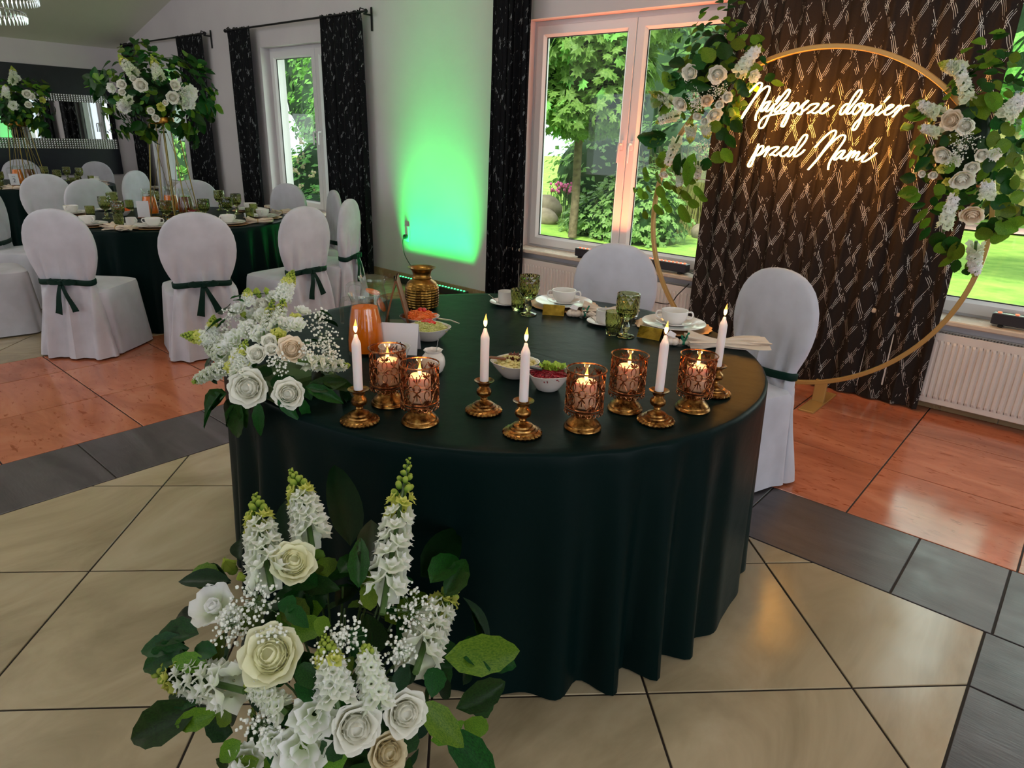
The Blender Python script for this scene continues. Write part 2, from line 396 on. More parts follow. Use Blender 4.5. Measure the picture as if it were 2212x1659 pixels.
floor = MB().box(-12.6, 4.3, -6.2, 5.0, -.12, -.004).build('floor', M['grout'], kind='structure')
def tile(poly, mat, gap=.0035):
    P = []
    for p in poly:
        if not P or abs(p[0] - P[-1][0]) + abs(p[1] - P[-1][1]) > 1e-4: P.append(p)
    if len(P) > 2 and abs(P[0][0] - P[-1][0]) + abs(P[0][1] - P[-1][1]) < 1e-4: P.pop()
    if len(P) < 3: return
    if area(P) < 0: P.reverse()
    if area(P) < .004: return
    c = (sum(p[0] for p in P) / len(P), sum(p[1] for p in P) / len(P))
    Q = inset(P, gap); T = inset(P, gap + .0015)
    if area(Q) < .003: return
    rel = lambda q, z: [(x - c[0], y - c[1], z) for x, y in q]
    MB().loft([rel(Q, -.006), rel(Q, -.0014), rel(T, 0)]).build('tile', mat, floor, (c[0], c[1], 0), smooth=False)
def diag(x0, x1, y0, y1, mat, P=.62, p0=-.70, q0=-1.48):
    s = sqrt(.5)
    for i in range(-40, 40):
        for j in range(-40, 40):
            p, q = p0 + i * P, q0 + j * P
            sq = [((a + b) * s, (a - b) * s) for a, b in ((p, q), (p + P, q), (p + P, q + P), (p, q + P))]
            if max(v[0] for v in sq) < x0 or min(v[0] for v in sq) > x1 or max(v[1] for v in sq) < y0 or min(v[1] for v in sq) > y1: continue
            for ax, val, less in ((0, x0, False), (0, x1, True), (1, y0, False), (1, y1, True)):
                if sq: sq = clip(sq, ax, val, less)
            if len(sq) > 2: tile(sq, mat)
def grid(xs, ys, mat):
    for i in range(len(xs) - 1):
        for j in range(len(ys) - 1): tile([(xs[i], ys[j]), (xs[i + 1], ys[j]), (xs[i + 1], ys[j + 1]), (xs[i], ys[j + 1])], mat)
XI0, XI1, YI = -3.07, .03, 2.44
diag(XI0, XI1, -1.6, YI, M['beige_tile'])
grid([-3.57, XI0], [-1.6, -.98, -.36, .26, .88, 1.5, 2.12, 2.93], M['dark_tile'])
grid([-3.07, -2.46, -1.85, -1.24, -.87, -.26, XI1 + .02], [YI, 2.93], M['dark_tile'])
grid([XI1, .53], [-1.2, -.36, .26, .88, 1.5, 2.12, YI], M['dark_tile']); grid([XI1 + .02, .53], [YI, 2.93], M['dark_tile'])
grid([-5.2, -4.78, -4.17, -3.57], [-1.26, -.65, -.04, .57, 1.19, 1.81, 2.43, 2.93], M['red_tile'])
grid([-5.2, -4.22, -3.61, -3.0, -2.38, -1.77, -1.16, -.55, .07, .68, 1.3, 1.9], [2.93, 3.53, 4.14, YW], M['red_tile'])
grid([.53, 1.15, 1.76], [-.65, -.04, .57, 1.19, 1.81, 2.43, 2.93], M['red_tile'])
diag(XM, -5.2, .1, YW, M['beige_tile'])
MB().box(XM, -5.2, -6.0, .097, -.006, 0).build('slab', M['beige_tile'], floor)
MB().box(-5.2, 4.0, -6.0, -1.7, -.006, 0).build('slab', M['beige_tile'], floor)
# ---------------------------------------------------------------- walls
YF = 4.78; YO = 4.97                       # window frame face, outer face of the wall
OPEN = [(-11.5, -9.58), (-8.09, -6.17), (-3.96, -2.0), (-1.0, .98)]; Z0, Z1 = .55, 2.385
m = MB(); x = -12.6
for a, b in OPEN:
    m.box(x, a, YW, YO, -.12, 5.2); m.box(a, b, YW, YO, -.12, Z0); m.box(a, b, YW, YO, Z1, 5.2); x = b
m.box(x, 4.4, YW, YO, -.12, 5.2); m.build('wall_back', M['wall'], kind='structure', smooth=False)
MB().box(XM - .35, XM, -6.3, YO, -.12, 2.6).build('wall_left', M['wall'], kind='structure', smooth=False)
# far side walls with the hall's other window openings
m = MB(); x = -12.6
for a in (-11, -8.4, -5.8, -3.2, -.6, 2.0):
    m.box(x, a, -6.35, -6.05, -.12, 4.2); m.box(a, a + 1.9, -6.35, -6.05, -.12, .6); m.box(a, a + 1.9, -6.35, -6.05, 2.6, 4.2); x = a + 1.9
m.box(x, 4.4, -6.35, -6.05, -.12, 4.2); m.build('wall_front', M['wall'], kind='structure', smooth=False)
m = MB(); y = -6.35
for a in (-4.5, -1.5, 1.5):
    m.box(4.05, 4.35, y, a, -.12, 4.2); m.box(4.05, 4.35, a, a + 2, -.12, .6); m.box(4.05, 4.35, a, a + 2, 2.6, 4.2); y = a + 2
m.box(4.05, 4.35, y, YO, -.12, 4.2); m.build('wall_right', M['wall'], kind='structure', smooth=False)
# ceiling: slopes up from the left wall, then level
m = MB(); zc = lambda x: min(2.56 + (x - XM) * .257, 3.9)
xs = [XM - .35, XM, -11, -9.5, -8, -7.004, 4.4]
m.loft([[(x, -6.35, zc(x)), (x, YO, zc(x)), (x, YO, zc(x) + .25), (x, -6.35, zc(x) + .25)] for x in xs])
m.build('ceiling', M['ceiling'], kind='structure', smooth=30)
bb = struct('baseboard_back'); x = -6.1
for a in [-12.2 + .3 * i for i in range(55)]:
    MB().bbox(a + .001, a + .299, YW - .011, YW, .001, .085, .002).build('tile', M['base'], bb, smooth=False)
# ---------------------------------------------------------------- windows of the back wall
def window(n, x0, x1, hinge=True):
    w = struct('window_%d' % n); y = YF; t = .07; mid = (x0 + x1) / 2
    f = MB()
    for (a, b, c, d) in ((x0, x0 + .045, Z0, Z1), (x1 - .045, x1, Z0, Z1), (x0 + .045, x1 - .045, Z0, Z0 + .05), (x0 + .045, x1 - .045, Z1 - .045, Z1)): f.box(a, b, y, y + t, c, d)
    f.build('outer_frame', M['pvc'], w, smooth=False)
    for k, (a, b) in enumerate(((x0 + .035, mid - .004), (mid + .004, x1 - .035))):
        z0, z1 = Z0 + .04, Z1 - .035; q = .085; s = MB(); ys = y - .018
        o = [(a, z0), (b, z0), (b, z1), (a, z1)]; i1 = [(a + q - .02, z0 + q - .02), (b - q + .02, z0 + q - .02), (b - q + .02, z1 - q + .02), (a + q - .02, z1 - q + .02)]; i2 = [(a + q, z0 + q), (b - q, z0 + q), (b - q, z1 - q), (a + q, z1 - q)]
        rings = []
        for (lo, yy) in ((o, ys + .05), (o, ys + .004), ([(p[0] + (.004 if p[0] == a else -.004), p[1] + (.004 if p[1] == z0 else -.004)) for p in o], ys), (i1, ys), (i2, ys + .022), (i2, ys + .05)): rings.append([(p[0], yy, p[1]) for p in lo])
        s.loft(rings, caps=False); s.build('sash', M['pvc'], w, smooth=False)
        g = MB()
        for (c0, c1, d0, d1) in ((a + q - .004, a + q + .006, z0 + q, z1 - q), (b - q - .006, b - q + .004, z0 + q, z1 - q), (a + q, b - q, z0 + q - .004, z0 + q + .006), (a + q, b - q, z1 - q - .006, z1 - q + .004)): g.box(c0, c1, ys + .026, ys + .036, d0, d1)
        g.build('seal', M['rubber'], w, smooth=False)
        MB().box(a + q, b - q, ys + .03, ys + .034, z0 + q, z1 - q).build('pane', M['pane'], w, smooth=False)
        hx = mid - .045 if k == 0 else mid + .045
        h = MB().bbox(hx - .014, hx + .014, ys - .008, ys, 1.42, 1.5, .003); h.tube([(hx, ys - .006, 1.47), (hx, ys - .045, 1.47), (hx, ys - .05, 1.45), (hx, ys - .05, 1.33)], .009, 8); h.build('handle', M['pvc'], w)
    s = MB().bbox(x0 - .06, x1 + .06, 4.545, YF, .545, .575, .006); s.build('window_sill', M['sill'], w, smooth=False)
    b = MB().box(x0 - .03, x1 + .03, YF + .07, YO + .04, .52, .55); b.build('outer_sill', M['pvc'], w, smooth=False)
    return w
for i, (a, b) in enumerate(OPEN): window(i + 1, a, b)
# ---------------------------------------------------------------- radiators
def radiator(x0, x1, label):
    r = thing('radiator', label, 'radiator', ((x0 + x1) / 2, 4.60, .06)); h = (x1 - x0) / 2; H = .435
    p = MB().bbox(-h, h, -.045, -.037, 0, H, .003)
    n = int((x1 - x0) / .0335)
    for i in range(n):
        xx = -h + .03 + (2 * h - .06) * (i + .5) / n
        p.loft([[(xx - .0105, -.0465, z), (xx + .0105, -.0465, z), (xx + .006, -.0515 if 0 < k < 3 else -.0465, z), (xx - .006, -.0515 if 0 < k < 3 else -.0465, z)] for k, z in enumerate((.035, .05, H - .06, H - .045))])
    p.build('front_panel', M['radiator'], r, smooth=False)
    MB().bbox(-h, h, .03, .038, 0, H, .003).build('rear_panel', M['radiator'], r, smooth=False)
    g = MB()
    for i in range(int(2 * h / .016)): g.box(-h + .01 + i * .016, -h + .018 + i * .016, -.037, .03, H - .012, H - .004)
    g.build('top_grille', M['radiator'], r, smooth=False, kind='stuff')
    for sx in (-1, 1):
        MB().box(sx * h - .002, sx * h + .002, -.04, .034, .01, H - .01).build('side_cover', M['radiator'], r, smooth=False)
        MB().tube([(sx * (h - .06), 0, -.055), (sx * (h - .06), 0, .02)], .009).build('pipe', M['steel'], r)
radiator(-3.93, -2.05, 'white panel radiator under the double window, behind the chair')
radiator(-.97, .95, 'white panel radiator beside the brown curtain')
radiator(-8.0, -6.3, 'white panel radiator under the tall window behind the dining chairs')
# ---------------------------------------------------------------- mirror panel on the left wall
p = thing('mirror_panel', 'wide black wall panel with a long mirror between two silver mosaic strips', 'mirror', (XM, 2.2, .72))
MB().bbox(.002, .035, -3.2, 2.22, 0, 1.52, .004).build('panel', M['panel'], p, smooth=False)
MB().box(.034, .040, -3.0, 2.20, .52, 1.05).build('mirror', M['mirror'], p, smooth=False)
for (z0, z1) in ((.38, .525), (1.045, 1.15)):
    g = MB(); g.box(.034, .042, -3.0, 2.205, z0, z1); nz = 5 if z1 - z0 > .12 else 4; dz = (z1 - z0) / nz; ny = int(3.4 / .034)
    for i in range(ny):
        for k in range(nz):
            y = 2.2 - (i + .5) * .034 ; z = z0 + (k + .5) * dz; a, b = .0145, dz * .42
            g.add([(.042, y - a, z - b), (.042, y + a, z - b), (.042, y + a, z + b), (.042, y - a, z + b), (.053, y, z)], [(0, 1, 4), (1, 2, 4), (2, 3, 4), (3, 0, 4)])
    st = g.build('mosaic_strip', M['mosaic'], p, smooth=False, kind='stuff')
# ---------------------------------------------------------------- curtains and rods
def curtain(name, label, x0, x1, y, z0, z1, mat, amp=.03, nf=6, seed=1, flare=0, nx=None, group=None):
    rnd = random.Random(seed); nx = nx or int(nf * 14); nz = 36; m = MB(); m.uv = []
    ph = [rnd.uniform(0, 6.3) for _ in range(4)]
    for k in range(nz + 1):
        t = k / nz; z = z0 + (z1 - z0) * t; u = 0; prev = None
        for i in range(nx + 1):
            s = i / nx; head = max(0, (t - .955) / .045)
            a = amp * (1 - .55 * t) * (1 + .25 * sin(5 * s + ph[0]))
            f = 2 * pi * nf * (s + .012 * sin(7 * s + ph[1]) + .01 * sin(3 * t + 9 * s + ph[2]))
            xx = x0 + (x1 - x0) * s + flare * (s - .5) * (1 - t) + .25 * a * sin(2 * f)
            yy = y + a * sin(f) + .3 * a * sin(2.3 * f + ph[3])
            if t > .955: yy = y + (yy - y) * (1 - .5 * head) + .006 * sin(f * 2.5)
            zz = z + (.008 * sin(f * 1.5 + 1) if k == nz else 0)
            if prev: u += sqrt((xx - prev[0]) ** 2 + (yy - prev[1]) ** 2)
            prev = (xx, yy); m.v.append((xx, yy, zz)); m.uv.append((u, z))
    for k in range(nz):
        for i in range(nx):
            a = k * (nx + 1) + i; m.f.append((a, a + 1, a + nx + 2, a + nx + 1)); m.m.append(0)
    o = m.build(name, mat, smooth=True); tag(o, label, 'curtain', group); return o
curtain('curtain', 'black patterned curtain left of the farthest window, beside the mirror wall', -11.98, -11.5, 4.58, .03, 2.61, M['curtain'], .03, 5, 1)
curtain('curtain', 'black patterned curtain behind the tall flower stand, at its rod end', -10.03, -9.3, 4.56, .03, 2.60, M['curtain'], .035, 7, 2)
curtain('curtain', 'narrow black patterned curtain on the left of the middle window', -8.62, -8.12, 4.56, .03, 2.60, M['curtain'], .032, 6, 3)
curtain('curtain', 'black patterned curtain between the middle window and the green-lit wall', -6.70, -6.0, 4.56, .02, 2.60, M['curtain'], .035, 7, 4, flare=.06)
curtain('curtain', 'black patterned curtain between the green-lit wall and the double window', -4.22, -3.80, 4.54, .02, 2.75, M['curtain'], .035, 6, 5)
curtain('curtain', 'wide brown-black quilted curtain behind the gold hoop and neon sign', -2.17, -.60, 4.53, .012, 3.0, M['neon_curtain'], .018, 11, 6, nx=220)
def rod(x0, x1, y, z, label, ends=(False, True)):
    r = thing('curtain_rod', label, 'curtain rod', ((x0 + x1) / 2, y, z)); h = (x1 - x0) / 2
    MB().tube([(-h, 0, 0), (h, 0, 0)], .011, 10).build('pole', M['black_metal'], r)
    for sx, e in zip((-1, 1), ends):
        if not e: continue
        b = MB(); X = sx * (h - .02)
        b.ball((sx * (h + .015), 0, 0), .022); b.tube([(X, 0, -.02), (X, .06, -.02), (X, .092, -.02)], .008, 6); b.bbox(X - .012, X + .012, .09, .1, -.16, .05, .002); b.tube([(X, .0, .02), (X - sx * .05, .0, .035), (X - sx * .07, 0, .0)], .006, 6)
        b.build('bracket', M['black_metal'], r)
rod(-8.66, -5.93, 4.555, 2.585, 'black curtain rod over the middle window', (True, True))
rod(-11.8, -9.22, 4.555, 2.59, 'black curtain rod over the farthest window', (False, True))
# ---------------------------------------------------------------- outlet with cable, LED bars
o = thing('wall_socket', 'white wall socket with a plug on the green-lit wall', 'socket', (-5.49, YW - .001, .51))
MB().bbox(-.04, .04, -.012, 0, -.08, .08, .004).build('plate', M['socket'], o, smooth=False)
MB().lathe([(.012, 0), (.024, .004), (.024, .03), (.012, .034)], 14, caps=True).tf(Matrix.Translation((0, -.012, -.03)) @ Matrix.Rotation(pi / 2, 4, 'X')).build('plug', M['black_plastic'], o)
m = MB().tube(smooth_path([(-5.49, 4.61, .48), (-5.50, 4.60, .42), (-5.50, 4.62, .30), (-5.44, 4.63, .21), (-5.36, 4.62, .15), (-5.3, 4.58, .1), (-5.28, 4.56, .03)]), .004, 6)
tag(m.build('power_cable', M['cable']), 'thin black cable running down the green-lit wall from the socket', 'cable')
def led_bar(x0, x1, y, z, label, led, n, tilt=0):
    r = thing('led_bar', label, 'light bar', ((x0 + x1) / 2, y, z)); h = (x1 - x0) / 2
    MB().bbox(-h, h, -.035, .035, .012, .075, .004).build('housing', M['black_plastic'], r, smooth=False)
    f = MB()
    for sx in (-1, 1): f.bbox(sx * (h - .05) - .012, sx * (h - .05) + .012, -.045, .045, 0, .014, .003)
    f.build('foot', M['black_metal'], r, smooth=False)
    g = MB().box(-h + .01, h - .01, -.028, .028, .075, .078); g.build('lens_cover', M['acrylic'], r, smooth=False)
    d = MB()
    for i in range(n):
        xx = -h + .03 + (2 * h - .06) * i / (n - 1); d.lathe([(.002, .0785), (.011, .0785), (.009, .082), (.001, .083)], 8, c=(xx, 0, 0), caps=True)
    d.build('led_strip', led, r)
    return r
led_bar(-3.27, -2.82, 4.60, .575, 'black LED bar with red lamps on the window sill, left of the chair back', M['led_red'], 12)
led_bar(-2.62, -2.27, 4.62, .575, 'black LED bar with red lamps on the window sill, behind the hoop', M['led_red'], 10)
led_bar(-.37, .6, 4.64, .575, 'black LED bar with red lamps on the sill beside the brown curtain', M['led_red'], 12)
led_bar(-5.55, -4.5, 4.54, 0, 'black LED bar with green lamps on the floor by the green-lit wall', M['led_green'], 24)
for (x0, x1, e) in ((-3.25, -2.3, 17), (-.35, .6, 9)):
    light('red_led_light', 'AREA', ((x0 + x1) / 2, 4.64, .67), e, (1, .20, .07), (radians(180 + 4), 0, 0), shape='RECTANGLE', size=x1 - x0, size_y=.04, spread=radians(95))
light('green_led_light', 'AREA', (-5.02, 4.53, .09), 22, (.0, 1, .12), (radians(180 - 8), 0, 0), shape='RECTANGLE', size=1.0, size_y=.05, spread=radians(38))
m = MB().tube(smooth_path([(-2.27, 4.6, .60), (-2.22, 4.58, .6), (-2.15, 4.56, .585)]), .004, 6)
tag(m.build('power_cable', M['cable']), 'black cable from the red LED bar into the brown curtain', 'cable')
m = MB().tube(smooth_path([(-2.2, 4.53, .53), (-2.27, 4.51, .44), (-2.33, 4.52, .36), (-2.45, 4.53, .345), (-2.55, 4.53, .36), (-2.62, 4.53, .42), (-2.66, 4.53, .50)]), .004, 6)
tag(m.build('power_cable', M['cable']), 'black cable looping in front of the radiator behind the hoop', 'cable')
# ---------------------------------------------------------------- leaf and petal shapes
def leaf_mb(L, w, kind='ovate', curl=.15, fold=.25, nl=6):
    """leaf along +Y from origin, upper face +Z"""
    m = MB(); rows = []
    for i in range(nl + 1):
        t = i / nl
        if kind == 'ovate': hw = w * sin(pi * min(1, t ** .75)) ** .8
        elif kind == 'round': hw = w * sqrt(max(0, 1 - (2 * t - 1) ** 2))
        elif kind == 'blade': hw = w * (sin(pi * t ** .8) ** .6) * (1 - .25 * t)
        elif kind == 'narrow': hw = w * sin(pi * t) ** .9
        if kind == 'ovate' and i % 2 and 0 < i < nl: hw *= 1.1
        if i in (0, nl): hw = .0012
        z = -curl * L * t * t
        row = []
        for s in (-1, -.5, 0, .5, 1):
            row.append((s * hw, t * L, z + fold * abs(s) * hw + (.06 * hw * (1 if i % 2 else -1) if abs(s) == .5 else 0)))
        rows.append(row)
    m.loft(rows, closed=False, caps=False); return m
def petal_mb(w, h, cup=.3, roll=.25, nu=5, nv=4, ruff=0, seed=0):
    """petal rising along +Z from the origin, outer face +Y"""
    rnd = random.Random(seed); m = MB(); rows = []
    for j in range(nv + 1):
        v = 1 - (1 - j / nv) ** 1.5; row = []
        for i in range(nu + 1):
            u = -1 + 2 * i / nu; ww = w * (.25 + .75 * sin(min(1, v * 1.25) * pi / 2)) * (1 - .12 * max(0, v - .7) / .3)
            zz = h * v * (1 - .34 * abs(u) ** 2.3 * v * v)
            y = -cup * w * u * u * (.4 + .6 * v) + roll * h * max(0, v - .55) ** 2 * 2.5 + h * .12 * sin(v * pi)
            if ruff: y += ruff * w * sin(u * 5 + seed) * v; zz += ruff * .5 * h * sin(u * 7 + seed * 2) * v * v
            row.append((u * ww, y, zz))
        rows.append(row)
    m.loft(rows, closed=False, caps=False); return m
LEAF = {}
def leaf_mesh(kind, v):
    key = (kind, v)
    if key not in LEAF:
        L = dict(leaf=('ovate', .10 + .12 * v, 'leaf'), light=('ovate', .12, 'leaf_light'), round=('round', .14, 'leaf_light'), blade=('blade', .12 + .05 * v, 'blade'), narrow=('narrow', .18, 'leaf_dark'))[kind]
        LEAF[key] = leaf_mb(1, .5, L[0], L[1], .22 - .06 * v, 8 if kind != 'round' else 7).mesh(kind, M[L[2]])
    return LEAF[key]
def rose_core(R, rnd, open_=.5, rings=3):
    m = MB()
    # tight spiral centre then cupped rings
    for k in range(rings):
        rad = R * (.10 + .52 * (k + .5) / rings); n = 3 + k; h = R * (.95 - .13 * k)
        for i in range(n):
            a = 2 * pi * (i + .5 * (k % 2)) / n + rnd.uniform(-.25, .25)
            p = petal_mb(rad * 1.05 + R * .10, h, .55, .10 + .10 * k, 4, 3)
            m.merge(p, Matrix.Rotation(a, 4, 'Z') @ Matrix.Translation((0, rad * .75, -R * .38)) @ Matrix.Rotation(-(.05 + .10 * k) * open_, 4, 'X'))
    m.ball((0, 0, -R * .25), R * .5, 10, 7); return m
ROSE = {}
def rose_parts(kind):
    """meshes of a unit rose looking along +Z: core and outer petals"""
    if kind in ROSE: return ROSE[kind]
    rnd = random.Random(hash(kind) % 1000 if False else sum(map(ord, kind))); mat = {'rose': 'rose', 'garden': 'garden', 'peach': 'peach', 'cream': 'cream', 'ranun': 'rose', 'yellow': 'yellow', 'open': 'white', 'ruffle': 'white', 'bud': 'bud'}[kind]
    out = []
    if kind in ('rose', 'peach', 'cream', 'garden', 'ranun'):
        rings = {'garden': 6, 'ranun': 4}.get(kind, 4)
        core = rose_core(1.0, rnd, .6, rings); out.append(core.mesh('rose', M[mat]))
        pm = [petal_mb(.62, .98, .35, .5, 6, 6, .05, s).mesh('petal', M[mat]) for s in range(2)]
        mats = []
        for k, (n, rad, tilt) in enumerate(((6, .52, .36), (8, .60, .62)) if kind != 'ranun' else ((6, .55, .35), (7, .6, .55))):
            for i in range(n):
                a = 2 * pi * (i + .5 * k) / n + rnd.uniform(-.2, .2); s = rnd.uniform(.88, 1.05)
                mats.append((pm[(i + k) % 2], Matrix.Rotation(a, 4, 'Z') @ Matrix.Translation((0, rad * .55, -.48 + .02 * k)) @ Matrix.Rotation(-tilt, 4, 'X') @ Matrix.Scale(s * .92, 4)))
        out.append(mats)
    elif kind == 'bud':
        m = MB()
        for i in range(3): m.merge(petal_mb(.62, 2.0, .8, -.1, 4, 4), Matrix.Rotation(2.1 * i, 4, 'Z') @ Matrix.Translation((0, .22, -1)) @ Matrix.Rotation(.12, 4, 'X'))
        m.ball((0, 0, -.7), .45, 8, 5, sc=(1, 1, 1.2)); out += [m.mesh('flower_bud', M[mat]), []]
    elif kind == 'open':
        core = rose_core(.6, rnd, 1, 2); out.append(core.mesh('open_flower', M[mat])); pm = petal_mb(.7, 1.1, .3, .3, 6, 4, .12, 3).mesh('petal', M[mat])
        out.append([(pm, Matrix.Rotation(2 * pi * i / 6, 4, 'Z') @ Matrix.Translation((0, .2, -.4)) @ Matrix.Rotation(-.75, 4, 'X')) for i in range(6)])
    else:   # ruffled bloom: loose frilly petals
        m = MB()
        for k, (n, rad, tilt, s) in enumerate(((3, .1, .15, .8), (5, .2, .55, .95), (6, .25, .95, 1.05))):
            for i in range(n):
                a = 2 * pi * (i + .4 * k) / n + rnd.uniform(-.3, .3)
                m.merge(petal_mb(.55, .95, .2, .3, 5, 4, .22, i + 7 * k), Matrix.Rotation(a, 4, 'Z') @ Matrix.Translation((0, rad, -.42)) @ Matrix.Rotation(-tilt, 4, 'X') @ Matrix.Scale(s, 4))
        out += [m.mesh('bloom', M[mat]), []]
    ROSE[kind] = out; return out
NAMES = dict(rose='rose', garden='garden_rose', peach='peach_rose', cream='cream_rose', ranun='ranunculus', yellow='lime_bloom', open='open_flower', ruffle='lisianthus', bud='flower_bud')
# florets for the spikes
def floret_mb(seed, stock=False):
    rnd = random.Random(seed); m = MB(); n = 15
    for layer, (r, z) in enumerate(((1, .25), (.62, .5)) if stock else ((1, .45), (.55, .75))):
        ring0 = [(.12 * cos(2 * pi * i / n), .12 * sin(2 * pi * i / n), 0) for i in range(n)]
        ring1 = [(r * .65 * cos(2 * pi * i / n + layer), r * .65 * sin(2 * pi * i / n + layer), z * .8) for i in range(n)]
        ring2 = []
        for i in range(n):
            a = 2 * pi * i / n + layer; k = 1 + .17 * cos(5 * a) + rnd.uniform(-.07, .07)
            ring2.append((r * k * cos(a), r * k * sin(a), z + .15 * sin(5 * a + 1) - .05 + rnd.uniform(-.06, .06)))
        m.loft([ring0, ring1, ring2], caps=False)
    return m
FLO = [floret_mb(i).mesh('floret', M['white']) for i in range(3)]
FLS = [floret_mb(i + 9, True).mesh('floret', M['white']) for i in range(3)]
FLY = floret_mb(4).mesh('floret', M['yellow'])
BUD = MB().ball((0, 0, .7), 1, 7, 5, sc=(.75, .75, 1)).mesh('bud', M['bud'])
def spike(parent, kind, tip, base, w, rnd, detail):
    """snapdragon or stock: stem part, florets and buds as its sub-parts"""
    tip, base = Vector(tip), Vector(base); ax = tip - base; L = ax.length; Mx = frame(base, ax)
    bend = Vector((rnd.uniform(-.04, .04), rnd.uniform(-.04, .04), 0)) * L
    at = lambda t: Vector((bend.x * 4 * t * (1 - t), bend.y * 4 * t * (1 - t), t * L))
    st = MB().tube([at(t) for t in (-.1, .2, .5, .8, .97)], [w * .16, w * .15, w * .12, w * .08, w * .04], 6)
    name = 'snapdragon' if kind == 'snap' else 'stock_flower'
    items = []
    if kind == 'snap':
        n = 32; tb = .68
        for i in range(n):
            t = tb * (i + .3) / n; a = i * 2.4; r = w * (.62 - .12 * t)
            items.append((FLO[i % 3] if t < .55 else FLY, at(t), a, r, w * .70 * (1 - .42 * t / tb), 1.05))
        n = 24
        for i in range(n):
            t = tb + (1 - tb) * (i + .2) / n; q = (t - tb) / (1 - tb); a = i * 2.4
            items.append((BUD, at(t), a, w * .34 * (1 - q) + .001, w * (.20 * (1 - q) + .07), .75))
    else:
        n = 26
        for i in range(n):
            t = .88 * (i + .5) / n; a = i * 2.4; r = w * .60 * (1 - .35 * t)
            items.append((FLS[i % 3], at(t), a, r, w * .52 * (1 - .30 * t), 1.1))
        for i in range(12):
            t = .86 + .14 * i / 12; items.append((BUD, at(t), i * 2.4, w * .3 * (1 - i / 12), w * .17, .6))
    if detail:
        root = st.build(name, M['stem'], parent); root.matrix_basis = Mx
        for me, p, a, r, s, tl in items:
            d = Vector((cos(a) * sin(tl), sin(a) * sin(tl), cos(tl)))
            inst('bud' if me is BUD else 'floret', me, root, M=frame(p + Vector((cos(a) * r * .8, sin(a) * r * .8, 0)), d, (0, 0, 1), s))
    else:
        for me, p, a, r, s, tl in items:
            d = Vector((cos(a) * sin(tl), sin(a) * sin(tl), cos(tl))); F = frame(p + Vector((cos(a) * r * .8, sin(a) * r * .8, 0)), d, (0, 0, 1), s)
            st.add([F @ v.co for v in me.vertices], [tuple(pp.vertices) for pp in me.polygons], 2 if me is BUD else (1 if me is not FLY else 3))
        root = st.build(name, [M['stem'], M['white'], M['bud'], M['yellow']], parent); root.matrix_basis = Mx
def breath(parent, c, r, rnd, n=70):
    m = MB(); o = Vector(c)
    for i in range(n):
        d = Vector((rnd.gauss(0, 1), rnd.gauss(0, 1), rnd.gauss(0, 1))).normalized() * r * rnd.uniform(.25, 1.05)
        s = rnd.uniform(.0022, .0042) * (1.0 if r > .03 else .9)
        k = len(m.v); m.ball(d, s, 5, 3, mi=0)
        if i % 3 == 0: m.tube([Vector((0, 0, 0)), d * .6 + Vector((rnd.uniform(-.1, .1) * r, 0, 0)), d], .0005, 3, mi=1, caps=False)
    m.build('babys_breath', [M['breath'], M['stem']], parent, o, kind='stuff')
